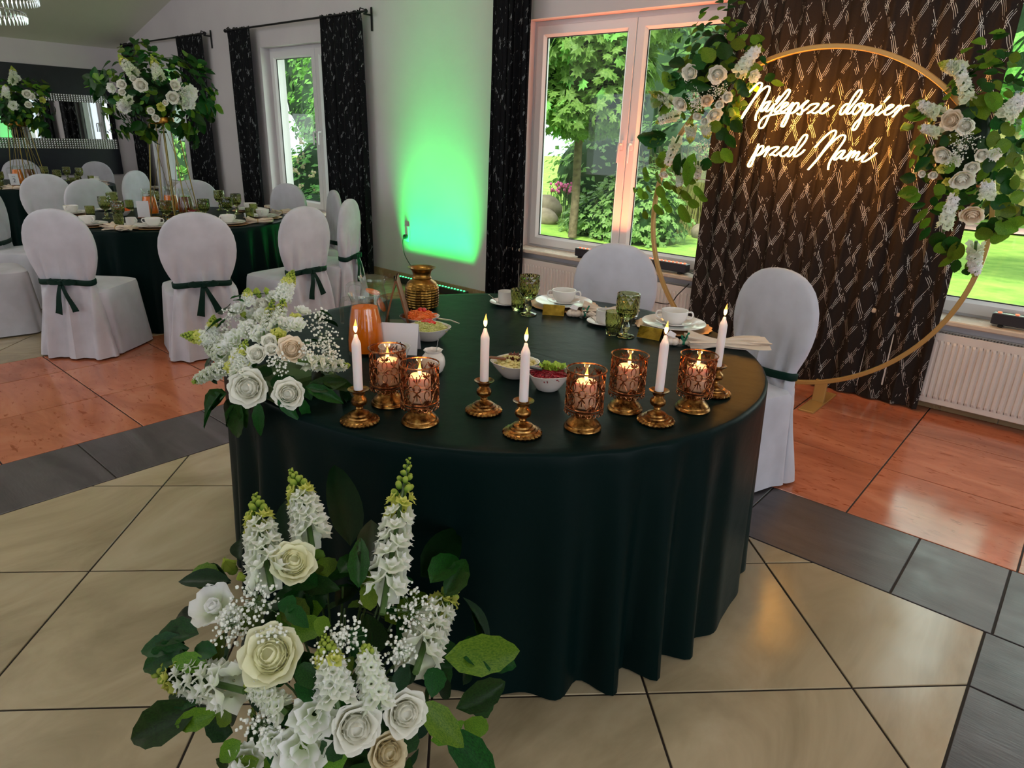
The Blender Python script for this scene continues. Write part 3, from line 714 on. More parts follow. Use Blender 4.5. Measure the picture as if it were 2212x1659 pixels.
def arrangement(D, root, rnd, detail, lscale=1.0, fill=60, fillr=None, hs=1.0, front=(0, 0, 0), spray=False, leafkind=('leaf', 'leaf', 'light')):
    O = Vector(root.location); ctr = Vector(D['c']) - O
    for h in D['heads']:
        k = h[0]; p = Vector(h[1:4]) - O; d = Vector(h[4:7]); r = h[7]
        core_me, pets = rose_parts(k)
        up = Vector((rnd.uniform(-1, 1), rnd.uniform(-1, 1), rnd.uniform(-1, 1)))
        d = d + Vector((rnd.uniform(-.2, .2), rnd.uniform(-.2, .2), rnd.uniform(-.15, .15)))
        F = frame(p, d, up, r * hs)
        q = inst(NAMES[k], core_me, root, M=F)
        for me, Mx in pets: inst('petal', me, q, M=Mx)
    for s in D['spikes']: spike(root, s[0], Vector(s[1:4]) - O, Vector(s[4:7]) - O, s[7] * .92, rnd, detail)
    for b in D['breath']: breath(root, Vector(b[:3]) - O, b[3], rnd, 110 if b[3] > .04 else 70)
    for l in D['leaves']:
        k = l[0]; a = Vector(l[1:4]) - O; b = Vector(l[4:7]) - O; w = l[7]; L = (b - a).length
        if k == 'blade': a = a + Vector((-.09, .09, 0)); b = b + Vector((-.10, .10, 0))   # the broad leaves stand at the back
        out = ((a + b) / 2 - ctr).normalized() + Vector((0, 0, .35)) + Vector(front) + Vector((rnd.uniform(-.3, .3), rnd.uniform(-.3, .3), rnd.uniform(-.2, .3)))
        F = frame(a, out, b - a)                      # local Z outward, local Y along the leaf
        sc = Matrix.Diagonal((max(w * 1.35, L * .38), L * 1.12, L, 1))
        kind = k
        if spray and k == 'leaf':
            for q in range(6):
                f = .25 + .14 * q; sd = (1 if q % 2 else -1) * (.75 if q < 5 else 0); ll = L * rnd.uniform(.34, .46)
                side = out.cross(b - a).normalized(); dirv = (b - a).normalized() + side * sd + Vector((rnd.uniform(-.3, .3), rnd.uniform(-.3, .3), rnd.uniform(-.3, .2)))
                inst('leaf', leaf_mesh(rnd.choice(leafkind), q % 2), root, M=frame(a + (b - a) * f, out + Vector((rnd.uniform(-.6, .6), rnd.uniform(-.6, .6), rnd.uniform(-.4, .4))), dirv) @ Matrix.Diagonal((ll * .55, ll, ll, 1)))
            continue
        if k == 'leaf': kind = rnd.choice(leafkind)
        if k == 'round': sc = Matrix.Diagonal((max(w * 1.5, .5 * L), L * 1.1, L, 1))
        if k == 'blade': sc = Matrix.Diagonal((w * 1.9, L * 1.05, L * .5, 1))
        inst('aspidistra_leaf' if k == 'blade' else 'leaf', leaf_mesh(kind, rnd.choice((0, 1))), root, M=F @ sc)
    # filling leaves between the flowers
    for i in range(fill):
        d = Vector((rnd.gauss(0, 1), rnd.gauss(0, 1), rnd.gauss(0, 1))).normalized()
        rr = fillr; p = ctr + Vector((d.x * rr[0], d.y * rr[1], d.z * rr[2])) * rnd.uniform(.55, .9)
        t = d.cross(Vector((rnd.gauss(0, 1), rnd.gauss(0, 1), rnd.gauss(0, 1)))).normalized() * .8 + d * .6
        if rnd.random() < .5: t.z -= .3
        L = rnd.uniform(.065, .11) * lscale
        F = frame(p, d + Vector((0, 0, .3)) + Vector(front), t)
        inst('leaf', leaf_mesh(rnd.choice(leafkind), rnd.choice((0, 1))), root, M=F @ Matrix.Diagonal((L * .62, L, L, 1)))
# ---------------------------------------------------------------- covered chairs
def make_chair():
    t = thing('banquet_chair', 'chair', 'chair')
    # seat cover: falls to the floor around the seat
    m = MB(); rings = []; n = 56
    def rr(hw, y0, y1, z, e, rip, ph=0):
        out = []
        for i in range(n):
            a = 2 * pi * i / n; c, s = cos(a), sin(a); p = .32
            k = 1 + rip * sin(9 * a + ph) + rip * .6 * sin(5 * a + 1)
            out.append((hw * k * math.copysign(abs(c) ** p, c), (y0 + y1) / 2 + (y1 - y0) / 2 * k * math.copysign(abs(s) ** p, s), z))
        return out
    for z, hw, y1, rip in ((.012, .262, .49, .03), (.12, .252, .48, .024), (.25, .243, .468, .016), (.38, .234, .456, .008), (.435, .230, .45, .003), (.455, .224, .444, .001), (.464, .205, .42, 0), (.470, .12, .34, 0), (.471, .02, .25, 0)):
        rings.append(rr(hw, -.02 if z < .45 else (0 if z < .46 else .06 if z < .468 else .14), y1 * .95, z, 0, rip))
    m.loft(rings); m.build('seat_cover', M['white_cloth'], t, smooth=40)
    # back cover: oval back, gathered at the sash, flaring to the floor
    m = MB(); rings = []; n = 72
    lev = [(.012, .258, .085, .022), (.06, .252, .080, .022), (.15, .236, .07, .022), (.26, .215, .06, .020), (.37, .196, .052, .018), (.44, .184, .046, .015), (.488, .174, .040, .010), (.515, .172, .038, .008), (.54, .178, .039, .010), (.575, .196, .040, .010), (.62, .214, .040, .007), (.67, .228, .040, .004), (.72, .235, .040, .002), (.77, .2345, .039, 0), (.82, .226, .038, 0), (.865, .209, .036, 0), (.90, .187, .034, 0), (.93, .157, .031, 0), (.952, .122, .027, 0), (.966, .085, .022, 0), (.974, .045, .015, 0), (.977, .008, .006, 0)]
    for z, hw, d, rip in lev:
        yo = -.02 - .05 * max(0, z - .5) - (.03 * (.5 - z) if z < .5 else 0); ring = []
        for i in range(n):
            a = 2 * pi * i / n; c, s = cos(a), sin(a); p = .62
            x = hw * math.copysign(abs(c) ** .8, c); y = d * math.copysign(abs(s) ** p, s)
            k = rip * (sin(14 * x / .2 + 3 * z) + .6 * sin(23 * x / .2 + 1.3))
            if z < .48: k = rip * (sin(8 * x / .2 + .8) + .5 * sin(15 * x / .2))
            y += k * math.copysign(1, s) * min(1, abs(s) * 2.5)
            ring.append((x, yo + y, z))
        rings.append(ring)
    m.loft(rings); m.build('backrest_cover', M['white_cloth'], t, smooth=60)
    # sash ribbon round the waist, with a bow and two tails at the rear
    m = MB(); ringo = []; n = 48
    for z, e in ((.494, .0045), (.500, .0085), (.526, .0085), (.532, .0045)):
        ring = []
        for i in range(n):
            a = 2 * pi * i / n; c, s = cos(a), sin(a)
            ring.append(((.176 + e) * math.copysign(abs(c) ** .8, c), -.022 + (.047 + e) * math.copysign(abs(s) ** .62, s), z + .004 * sin(a * 3)))
        ringo.append(ring)
    m.loft(ringo, caps=False); sash = m.build('sash', M['sash'], t, smooth=60)
    b = MB()
    for sx in (-1, 1):   # loops
        b.loft([[(sx * x, -.082 - y, .513 + zz - dz), (sx * x, -.082 - y, .513 + zz + dz), (sx * x, -.096 - y, .513 + zz + dz * .9), (sx * x, -.096 - y, .513 + zz - dz * .9)] for x, y, zz, dz in ((.004, 0, 0, .010), (.03, .012, .004, .017), (.06, .012, .008, .022), (.085, 0, .006, .016), (.094, -.008, .004, .006))])
    b.bbox(-.013, .013, -.108, -.078, .496, .530, .005); b.build('bow', M['sash'], sash, smooth=40)
    for sx, L, dx in ((-1, .19, .035), (1, .17, .07)):
        q = MB(); rows = []
        for k in range(8):
            f = k / 7; xx = sx * (.006 + dx * f); w = .012 + .012 * f; yy = -.090 - .020 * f - .006 * sin(5 * f); zz = .505 - L * f
            rows.append([(xx - w, yy, zz - (.012 if (k == 7 and sx > 0) else 0)), (xx + w, yy - .004, zz - (.012 if (k == 7 and sx < 0) else 0)), (xx + w, yy - .0065, zz), (xx - w, yy - .0025, zz)])
        q.loft(rows); q.build('tail', M['sash'], sash, smooth=40)
    return t
CH = make_chair(); used = []
def chair(x, y, tx, ty, label, group, twist=0):
    rz = math.atan2(ty - y, tx - x) - pi / 2 + twist
    if not used:
        CH.location = (x, y, 0); CH.rotation_euler = (0, 0, rz); CH['label'] = label; CH['group'] = group; used.append(1); return CH
    return dup(CH, (x, y, 0), rz, label, group)
T1 = (-5.97, 2.52); T2 = (-10.0, 2.55); T0 = (-1.568, 1.83)
g0, g1, g2 = 'chairs at the candle-lit main table', 'chairs around the middle table', 'chairs around the farthest table'
chair(-1.95, 3.10, *T0, 'white covered chair behind the main table, its back in front of the double window', g0)
chair(-1.075, 3.07, *T0, 'white covered chair right of the main table, before the brown curtain', g0)
chair(-5.06, 1.40, *T1, 'white covered chair seen from behind near the left edge, long green bow tails', g1)
chair(-4.47, 2.00, *T1, 'white covered chair seen square from behind, its green bow above the table flowers', g1)
chair(-4.44, 2.76, *T1, 'white covered chair turned right, green bow hanging behind the top of the table flowers', g1)
chair(-4.74, 3.36, *T1, 'white covered chair seen edge-on, its back edge lit green, beside the curtain', g1)
chair(-5.50, 3.74, *T1, 'white covered chair in front of the middle window, behind the edge-on chair', g1)
chair(-6.36, 3.80, *T1, 'white covered chair behind the middle table, left of the middle window', g1)
chair(-7.10, 3.21, *T1, 'white covered chair behind the juice jugs of the middle table', g1)
chair(-7.52, 2.40, *T1, 'pale grey-lit covered chair on the far side of the middle table, beside the goblets', g1)
chair(-7.02, 1.47, *T1, 'white covered chair cut by the left picture edge, sash knot showing', g1)
chair(-6.1, .97, *T1, 'white covered chair at the left picture edge, only its seat skirt showing', g1)
chair(-8.46, 2.28, *T2, 'white covered chair with its back to the middle table, in front of the number card', g2)
chair(-8.80, 3.28, *T2, 'white covered chair beside the tall flower stand legs, seen from behind', g2)
chair(-9.50, 3.86, *T2, 'white covered chair mostly hidden behind the tall flower stand legs', g2)
chair(-10.87, 3.57, *T2, 'white covered chair against the black mirror panel, right of the goblets', g2)
chair(-11.5, 2.86, *T2, 'white covered chair against the black mirror panel, behind the orange juice jug', g2)
# ---------------------------------------------------------------- tablecloths
def tablecloth(c, r, label, seed, bump=None, folds=36, H=.76):
    rnd = random.Random(seed); m = MB(); n = 360; ph = [rnd.uniform(0, 6.3) for _ in range(5)]
    R = lambda a: r * (1 + (bump(a) if bump else 0))
    rings = []
    for q in (.02, .3, .6, .85, .96, .988): rings.append([(q * R(2 * pi * i / n) * cos(2 * pi * i / n), q * R(2 * pi * i / n) * sin(2 * pi * i / n), H + .0006 * sin(9 * q + i * .2)) for i in range(n)])
    for k, (z, out) in enumerate(((H - .004, .997), (H - .012, 1.001), (H - .04, 1.002), (H - .12, 1.003), (H - .25, 1.005), (H - .40, 1.008), (H - .55, 1.012), (H - .68, 1.016), (.006, 1.02))):
        dep = (H - z) / H; ring = []
        for i in range(n):
            a = 2 * pi * i / n
            w = sin(folds * a + ph[0] + 1.1 * sin(3 * a + ph[1]) + .9 * sin(7 * a + ph[2])) + .35 * sin(41 * a + ph[3])
            amp = .030 * dep ** .8 * (.65 + .5 * sin(5 * a + ph[4]))
            rr = R(a) * out + amp * w; ring.append((rr * cos(a), rr * sin(a), z))
        rings.append(ring)
    m.loft(rings, caps=False); m.f.append(tuple(range(n))[::-1]); m.m.append(0)
    # pressed fold lines running across the top
    o = m.build('tablecloth', M['green_cloth'], None, (c[0], c[1], 0), smooth=50); tag(o, label, 'tablecloth', 'dark green tablecloths'); return o
def bump0(a):
    d = (a - radians(228) + pi) % (2 * pi) - pi
    return .12 * math.exp(-(d / radians(34)) ** 2)
tablecloth(T0, .907, 'dark green tablecloth over the large round table with the candles', 3, bump0)
tablecloth(T1, .90, 'dark green tablecloth over the middle table ringed by white chairs', 4)
tablecloth(T2, .90, 'dark green tablecloth over the farthest table, by the black panel', 5)
ZT = .7612
# ---------------------------------------------------------------- candlesticks, candles
def lathe_part(name, prof, mat, parent, n=28, fr=None, loc=None, smooth=40): return MB().lathe(prof, n, fr=fr).build(name, mat, parent, loc, smooth=smooth)
FLAME = None
def flame_mesh():
    m = MB(); prof = [(.0005, 0), (.0030, .003), (.0048, .008), (.0052, .013), (.0044, .019), (.0028, .026), (.0013, .032), (.0003, .037)]
    m.lathe(prof[:5], 10, mi=0); m.lathe(prof[4:], 10, mi=1); m.v = [(x + .0025 * (z / .037) ** 2, y, z) for x, y, z in m.v]
    return m.mesh('flame', [M['flame'], M['flame_tip']])
FLAME = flame_mesh()
def candlestick(x, y, label):
    t = thing('candlestick', label, 'candlestick', (x, y, ZT), 0, 'brass candlesticks with white tapers')
    g = lambda a, z, i: 1 + (.035 * sin(26 * a) if i in (2, 3, 4) else 0)
    lathe_part('base', [(.001, 0), (.044, 0), (.0505, .002), (.052, .006), (.049, .0105), (.0425, .0125), (.041, .015), (.035, .017), (.034, .021), (.027, .023), (.026, .028), (.020, .031), (.012, .034), (.009, .038)], M['antique'], t, 104, g)
    lathe_part('stem', [(.009, .037), (.0105, .041), (.009, .045), (.012, .048), (.0195, .053), (.022, .060), (.0205, .068), (.014, .074), (.0115, .078), (.0165, .081), (.0165, .085), (.013, .087)], M['antique'], t)
    lathe_part('drip_tray', [(.012, .086), (.020, .088), (.0275, .093), (.0285, .0955), (.0270, .0955), (.019, .091), (.0135, .0905), (.0125, .094)], M['antique'], t)
    return t
STK = [(-1.391, 1.0, 'first brass candlestick from the left, beside the table flowers', 'first white taper candle from the left, burning in its candlestick', .246), (-1.206, 1.291, 'second brass candlestick from the left, standing alone behind the front row', 'second white taper candle from the left, burning, before the empty tabletop', .246), (-1.03, 1.254, 'brass candlestick nearest the front edge of the table, before the salad bowls', 'white taper candle burning in front of the salad bowls', .251), (-.818, 1.583, 'brass candlestick between two lantern holders on the right', 'white taper candle burning in front of the favour bag and gold card', .252), (-.80, 1.91, 'brass candlestick half hidden behind the rightmost lantern holder', 'rightmost white taper candle, burning in front of the covered chair', .250)]
cs0 = tc0 = None
for (x, y, la, lb, h) in STK:
    if cs0 is None: cs0 = candlestick(x, y, la)
    else: dup(cs0, (x, y, ZT), random.uniform(0, 6), la)
    t = thing('taper_candle', lb, 'candle', (x, y, ZT + .0912), 0, 'white taper candles'); H = h - .0912
    lathe_part('wax_body', [(.001, 0), (.0118, 0), (.0122, .01), (.0122, H - .028), (.0118, H - .025), (.0095, H - .018), (.0058, H - .009), (.0046, H - .002), (.0030, H), (.0006, H + .0003)], M['wax'], t, 24)
    MB().tube([(0, 0, H - .002), (.0004, 0, H + .006), (.0016, 0, H + .010)], .0009, 6).build('wick', M['wick'], t)
    inst('flame', FLAME, t, (0, 0, H + .004))
    light('flame_light', 'POINT', (x, y, ZT + h + .022), .5, (1, .5, .18), shadow_soft_size=.008)
def lantern(x, y, label, rz=0):
    t = thing('lantern_holder', label, 'candle holder', (x, y, ZT), rz, 'filigree lantern candle holders')
    lathe_part('base', [(.001, 0), (.050, 0), (.0515, .003), (.050, .008), (.046, .011), (.0455, .015), (.040, .021), (.033, .027), (.029, .033), (.027, .038), (.0225, .041), (.0225, .046), (.027, .050), (.034, .054)], M['antique'], t, 36)
    r = .0505
    MB().lathe([(.001, .060), (.0475, .060), (.0485, .063), (.0485, .165), (.0475, .165), (.0465, .064), (.001, .064)], 32).build('glass_cylinder', M['holder_glass'], t, smooth=30)
    def band(nm, z, rad, tr, mat='copper'): MB().tube([(rad * cos(2 * pi * i / 40), rad * sin(2 * pi * i / 40), z) for i in range(40)], tr, 6, closed=True).build(nm, M[mat], t)
    band('rim', .168, .0525, .0024); band('lower_ring', .066, .051, .0022); band('lower_ring', .058, .0495, .002)
    f = MB()
    for i in range(22):
        a = 2 * pi * i / 22; c = (.0515 * cos(a), .0515 * sin(a), .0525)
        f.tube([(c[0] - sin(a) * .0055 * cos(b), c[1] + cos(a) * .0055 * cos(b), c[2] + .0055 * sin(b)) for b in [2 * pi * k / 8 for k in range(8)]], .0013, 4, closed=True)
    f.build('scalloped_skirt', M['copper'], t)
    L = MB(); N = 6; seg = 2 * pi * r / N
    def wrap(pts, closed, w=.0015):
        L.tube([(r * cos(s / r), r * sin(s / r), z) for s, z in pts], w, 4, closed=closed, caps=False)
    ov = lambda cs, cz, a, b, k=12: [(cs + a * cos(2 * pi * i / k), cz + b * sin(2 * pi * i / k)) for i in range(k)]
    for k in range(N):
        s0 = k * seg; zc = .112
        for (ds, dz, a, b) in ((0, .0185, .0068, .0125), (0, -.0185, .0068, .0125)): wrap(ov(s0 + ds, zc + dz, a, b), True)
        wrap(ov(s0 - .0125, zc, .0085, .006), True); wrap(ov(s0 + .0125, zc, .0085, .006), True)
        wrap(ov(s0 + seg / 2, zc + .002, .0105, .0115, 8), True, .0018)
        for sg in (-1, 1):
            z = zc + sg * .032; wrap([(s0, z), (s0, z + sg * .014)], False)
            wrap([(s0 - .011, z + sg * .013), (s0 - .006, z + sg * .008), (s0, z + sg * .003), (s0 + .006, z + sg * .008), (s0 + .011, z + sg * .013)], False, .002)
            wrap([(s0 - .008, z + sg * .006), (s0, z), (s0 + .008, z + sg * .006)], False)
            q = s0 + seg / 2; zz = zc + .002 + sg * .012
            wrap([(q - .009, zz + sg * .012), (q - .004, zz + sg * .007), (q, zz), (q + .004, zz + sg * .007), (q + .009, zz + sg * .012)], False, .002); wrap([(q, zz), (q, zz + sg * .022)], False)
            wrap([(s0 + .004, z), (s0 + seg * .25, z + sg * .008), (q - .003, zz + sg * .006)], False, .0012); wrap([(s0 + seg - .004, z), (s0 + seg * .75, z + sg * .008), (q + .003, zz + sg * .006)], False, .0012)
        L.ball((r * cos(s0 / r), r * sin(s0 / r), zc), .0032, 6, 4)
    L.build('filigree', M['copper'], t)
    return t
LNT = [(-1.441, 1.14, 'filigree lantern holder behind the front left one, before the creamer basket', 'white pillar candle burning in the lantern before the creamer basket', .2), (-1.277, 1.115, 'filigree lantern holder on the left, in front of the sugar pot', 'white pillar candle burning in the lantern in front of the sugar pot', .7), (-.941, 1.403, 'filigree lantern holder in front of the beetroot bowl', 'white pillar candle burning in the lantern beside the beetroot bowl', .45), (-.930, 1.60, 'filigree lantern holder set back behind the beetroot-side one', 'white pillar candle burning tallest in the lantern set furthest back', .3), (-.79, 1.748, 'rightmost filigree lantern holder, near the table edge', 'white pillar candle burning in the rightmost lantern', .55)]
l0 = p0 = None
for (x, y, la, lb, a) in LNT:
    if l0 is None: l0 = lantern(x, y, la, a)
    else: dup(l0, (x, y, ZT), a, la)
    z0 = ZT + .0645; loc = (x, y, z0)
    if p0 is None:
        p0 = thing('pillar_candle', lb, 'candle', loc, 0, 'white pillar candles in lanterns')
        lathe_part('wax_body', [(.001, 0), (.0295, 0), (.030, .003), (.030, .066), (.0285, .070), (.024, .069), (.014, .066), (.003, .065), (.0006, .065)], M['wax'], p0, 28)
        MB().tube([(0, 0, .064), (.0004, 0, .073), (.0018, 0, .077)], .001, 6).build('wick', M['wick'], p0); inst('flame', FLAME, p0, (0, 0, .071))
    else: dup(p0, loc, a, lb)
    light('flame_light', 'POINT', (x, y, z0 + .086), .42, (1, .48, .18), shadow_soft_size=.008)
# ---------------------------------------------------------------- vase, jugs, bowls
v = thing('hammered_vase', 'hammered brass vase at the back of the table, before the green wall', 'vase', (-2.242, 1.98, ZT))
def dent(a, z, i): return 1 - (.045 * (.5 + .5 * cos(a * 20)) * sin(pi * ((z - .010) % .0115) / .0115) ** 2 if .010 < z < .113 else 0)
prof = [(.001, 0), (.058, 0), (.066, .004)] + [(.0765 - .004 * abs(k / 46 - .5) ** 2 * 4 - (.009 * max(0, k / 46 - .80) / .2 if k > 36 else 0), .008 + .106 * k / 46) for k in range(47)] + [(.058, .119), (.047, .126), (.042, .131)]
MB().lathe(prof, 120, fr=dent).build('body', M['brass'], v, smooth=70)
lathe_part('neck', [(.042, .130), (.0435, .136), (.040, .140), (.0395, .155), (.043, .166), (.052, .175), (.0615, .180), (.0625, .1815), (.0610, .182), (.050, .178), (.040, .168), (.0365, .155), (.037, .138), (.036, .10), (.03, .06), (.001, .058)], M['brass'], v, 48)
def jug(x, y, rz, label, fill, cat='jug', fill_mat='juice', top=.165, sc=1.0, liquid='juice'):
    t = thing('glass_jug', label, cat, (x, y, ZT), rz, 'glass jugs'); t.scale = (sc,) * 3
    sp = lambda a, z, i: 1 + (.22 * math.exp(-((a - pi + pi) % (2 * pi) if False else min(a, 2 * pi - a)) ** 2 / .05) * max(0, (z - .185) / .03) if z > .185 else 0)
    MB().lathe([(.001, .004), (.058, .004), (.064, 0), (.0655, .006), (.064, .05), (.056, .12), (.0475, .165), (.0455, .182), (.050, .200), (.056, .213), (.0545, .214), (.0485, .200), (.0435, .182), (.0455, .165), (.054, .12), (.062, .05), (.062, .012), (.001, .011)], 40, fr=sp).build('glass_body', M['clear_glass'], t, smooth=50)
    MB().tube(smooth_path([(-.046, 0, .180), (-.075, 0, .186), (-.098, 0, .175), (-.104, 0, .145), (-.103, 0, .105), (-.104, 0, .092)]), [.0075] * 16 + [.007] * 10, 8).build('handle', M['clear_glass'], t)
    if fill:
        pr = [(.001, .0125), (.0612, .0128), (.0612, .05)]; 
        for z in (.08, .10, .12, .14, .165):
            if z < fill: pr.append((.0612 - (z - .05) * .1157 if z < .12 else .0532 - (z - .12) * .185, z))
        rf = .0612 - (fill - .05) * .1157 if fill < .12 else .0532 - (fill - .12) * .185
        pr += [(rf, fill), (.001, fill + .0003)]
        MB().lathe(pr, 36).build(liquid, M[fill_mat], t, smooth=40)
    return t
# handle points to -x locally
jug(-1.872, 1.389, radians(14), 'glass jug of orange juice, first in line beside the table flowers', .166)
j2 = jug(-2.10, 1.60, radians(40), 'glass jug of water with orange slices behind the juice jug', .12, fill_mat='clear_glass', liquid='water', sc=.98)
for k, (dx, dz, a) in enumerate(((.0, .150, .3), (.03, .10, 1.1), (-.02, .07, 1.4))):
    s = MB().lathe([(.001, 0), (.030, 0), (.030, .006), (.001, .006)], 20); s.tf(Matrix.Translation((dx, 0, dz)) @ Matrix.Rotation(a, 4, 'Y')); s.build('orange_slice', M['carrot'], j2)
b = thing('menu_stand', 'brown wooden A-shaped menu stand behind the juice jug', 'menu stand', (-2.075, 1.70, ZT), radians(48))
for sx in (-1, 1):
    MB().add([(sx * .055, -.075, 0), (sx * .055, .075, 0), (sx * .004, .075, .20), (sx * .004, -.075, .20), (sx * .047, -.075, 0), (sx * .047, .075, 0), (-sx * .002, .075, .20), (-sx * .002, -.075, .20)], [(0, 1, 2, 3), (7, 6, 5, 4), (0, 4, 5, 1), (1, 5, 6, 2), (2, 6, 7, 3), (3, 7, 4, 0)]).build('board', M['wood'], b, smooth=False)
MB().bbox(-.05, .05, -.076, .076, 0, .006, .001).build('base_board', M['wood'], b, smooth=False)
def heap(m_, r, h, n, mat, parent, rnd, name, kind='shred', z=0):
    m = MB(); m.lathe([(r, 0), (r * .8, h * .55), (r * .5, h * .85), (.001, h)], 20)
    for i in range(n):
        a = rnd.uniform(0, 6.28); q = sqrt(rnd.random()) * r * .95; zz = h * (1 - (q / r) ** 2) ** .7; c = Vector((q * cos(a), q * sin(a), zz)); b = rnd.uniform(0, 6.28); L = rnd.uniform(.008, .018)
        if kind == 'shred': m.tube([c - Vector((cos(b), sin(b), rnd.uniform(-.3, .3))) * L, c + Vector((0, 0, .003)), c + Vector((cos(b), sin(b), rnd.uniform(-.6, .3))) * L], .0016, 4)
        elif kind == 'pasta': m.tube([c + Vector((.006 * cos(b + k), .006 * sin(b + k), .004 * sin(k))) for k in (0, .8, 1.6, 2.4)], .0042, 6)
        elif kind == 'cube': m.ball(c, rnd.uniform(.003, .005), 5, 4)
    return m.build(name, mat, parent, (0, 0, z), kind='stuff')
def salad(x, y, R, H, label, fill, rnd, square=.0):
    t = thing('salad_bowl', label, 'bowl', (x, y, ZT), rnd.uniform(0, 1.5), 'white salad bowls')
    sq = lambda a, z, i: 1 + .055 * cos(4 * a) * z / H
    MB().lathe([(.001, .002), (R * .48, 0), (R * .52, .002), (R * .70, H * .35), (R * .88, H * .72), (R * .985, H * .97), (R, H), (R * .97, H * 1.005), (R * .93, H * .9), (R * .82, H * .66), (R * .62, H * .32), (R * .4, .006), (.001, .006)], 44, fr=sq).build('dish', M['porcelain'], t, smooth=50)
    fill(t, R, H, rnd); return t
def frill(t, c, r, h, mat, rnd, name, n=14):
    m = MB()
    for i in range(n):
        a = rnd.uniform(0, 6.28); q = r * rnd.uniform(.1, .8); m.merge(petal_mb(r * .5, h, .3, .5, 6, 4, .3, i), Matrix.Translation((c[0] + q * cos(a), c[1] + q * sin(a), c[2])) @ Matrix.Rotation(a - pi / 2, 4, 'Z') @ Matrix.Rotation(-rnd.uniform(.1, .8), 4, 'X'))
    m.build(name, mat, t, smooth=True)
rb = random.Random(5)
def f_carrot(t, R, H, r): heap(0, R * .84, .030, 200, M['carrot'], t, r, 'grated_carrot', z=H * .72); [MB().ball((.004 + dx, .006 + dy, H * .72 + .034), .011, 10, 7).build('tomato', M['tomato'], t) for dx, dy in ((0, 0), (.014, -.006))]
def f_cabbage(t, R, H, r): heap(0, R * .86, .026, 220, M['cabbage'], t, r, 'cabbage_salad', z=H * .74); [MB().ball((dx, dy, H * .74 + .027), .014, 10, 7, sc=(1.3, .9, .6)).build('tomato', M['tomato'], t) for dx, dy in ((-.012, .012), (.012, .0), (-.004, .03))]
def f_pasta(t, R, H, r): heap(0, R * .86, .018, 120, M['pasta'], t, r, 'pasta_salad', 'pasta', z=H * .74); frill(t, (0, .012, H * .85), .024, .028, M['dark_lettuce'], r, 'red_lettuce')
def f_beet(t, R, H, r): heap(0, R * .86, .022, 200, M['beet'], t, r, 'beetroot_salad', z=H * .74); frill(t, (.008, .020, H * .95), .032, .030, M['lettuce'], r, 'frilly_lettuce', 18)
salad(-2.015, 1.765, .078, .042, 'white bowl of grated carrot salad topped with tomato', f_carrot, rb)
salad(-1.850, 1.665, .082, .050, 'white bowl of cabbage salad topped with tomato slices', f_cabbage, rb)
salad(-1.345, 1.585, .077, .052, 'white bowl of pasta salad with red lettuce, behind the front taper', f_pasta, rb)
salad(-1.195, 1.570, .068, .056, 'white bowl of beetroot salad with frilly green lettuce', f_beet, rb)
def tongs(loc, rz, tilt, label, dark=False):
    m = MB(); m.bbox(-.008, .008, 0, .055, 0, .006, .002).tf(Matrix.Rotation(tilt, 4, 'X'))
    o = m.build('serving_spoon', M['black_plastic'] if dark else M['wood'], None, loc, smooth=False); o.rotation_euler = (0, 0, rz); tag(o, label, 'spoon', 'serving spoons')
tongs((-1.40, 1.52, ZT + .063), radians(-50), radians(-4), 'brown spoon handle resting on the pasta salad bowl')
tongs((-1.245, 1.515, ZT + .072), radians(-62), radians(-6), 'dark spoon handle resting on the beetroot salad bowl', True)
m = MB().tube([(-1.845, 1.705, ZT + .075), (-1.80, 1.735, ZT + .070), (-1.77, 1.75, ZT + .060)], .003, 6); tag(m.build('serving_spoon', M['steel']), 'steel spoon handle over the rim of the cabbage salad bowl', 'spoon', 'serving spoons')
# folded paper tent, creamer basket, sugar pot
t = thing('paper_tent', 'blank white folded paper tent card in front of the salad bowls', 'card', (-1.80, 1.485, ZT), radians(38))
for sx in (-1, 1): MB().add([(-.066, sx * .040, 0), (.066, sx * .040, 0), (.066, sx * .0012, .105), (-.066, sx * .0012, .105), (-.066, sx * .0392, 0), (.066, sx * .0392, 0), (.066, 0, .105), (-.066, 0, .105)], [(0, 1, 2, 3), (7, 6, 5, 4), (0, 4, 5, 1), (1, 5, 6, 2), (2, 6, 7, 3), (3, 7, 4, 0)]).build('panel', M['paper'], t, smooth=False)
t = thing('creamer_cup', 'white cup filled with wrapped creamers and sugar sachets', 'cup', (-1.70, 1.375, ZT))
lathe_part('cup_body', [(.001, .002), (.030, 0), (.036, .012), (.046, .045), (.053, .064), (.0535, .066), (.0515, .066), (.044, .045), (.034, .014), (.001, .010)], M['porcelain'], t, 32)
rb = random.Random(3)
for i in range(7):
    a = rb.uniform(0, 6.28); q = rb.uniform(.008, .030)
    MB().loft([[(-.011, -.002, 0), (.011, -.002, 0), (.011, .002, 0), (-.011, .002, 0)], [(-.0115, -.005, .022), (.0115, -.005, .022), (.0115, .005, .022), (-.0115, .005, .022)], [(-.011, -.001, .046), (.011, -.001, .046), (.011, .001, .046), (-.011, .001, .046)]]).tf(Matrix.Translation((q * cos(a), q * sin(a), .030)) @ Matrix.Rotation(a, 4, 'Z') @ Matrix.Rotation(rb.uniform(-.6, .6), 4, 'Y') @ Matrix.Rotation(rb.uniform(-.5, .5), 4, 'X')).build('sachet', M['paper'] if i % 3 else M['black_plastic'], t, smooth=False)
for dx, dy, a in ((.012, .01, .7), (-.018, .012, -.4)):
    MB().lathe([(.001, 0), (.011, 0), (.015, .016), (.0165, .017), (.001, .018)], 16).tf(Matrix.Translation((dx, dy, .055)) @ Matrix.Rotation(a, 4, 'X')).build('creamer', M['paper'], t)
t = thing('sugar_pot', 'round white sugar pot with wavy rim and a thin spoon', 'sugar pot', (-1.553, 1.416, ZT))
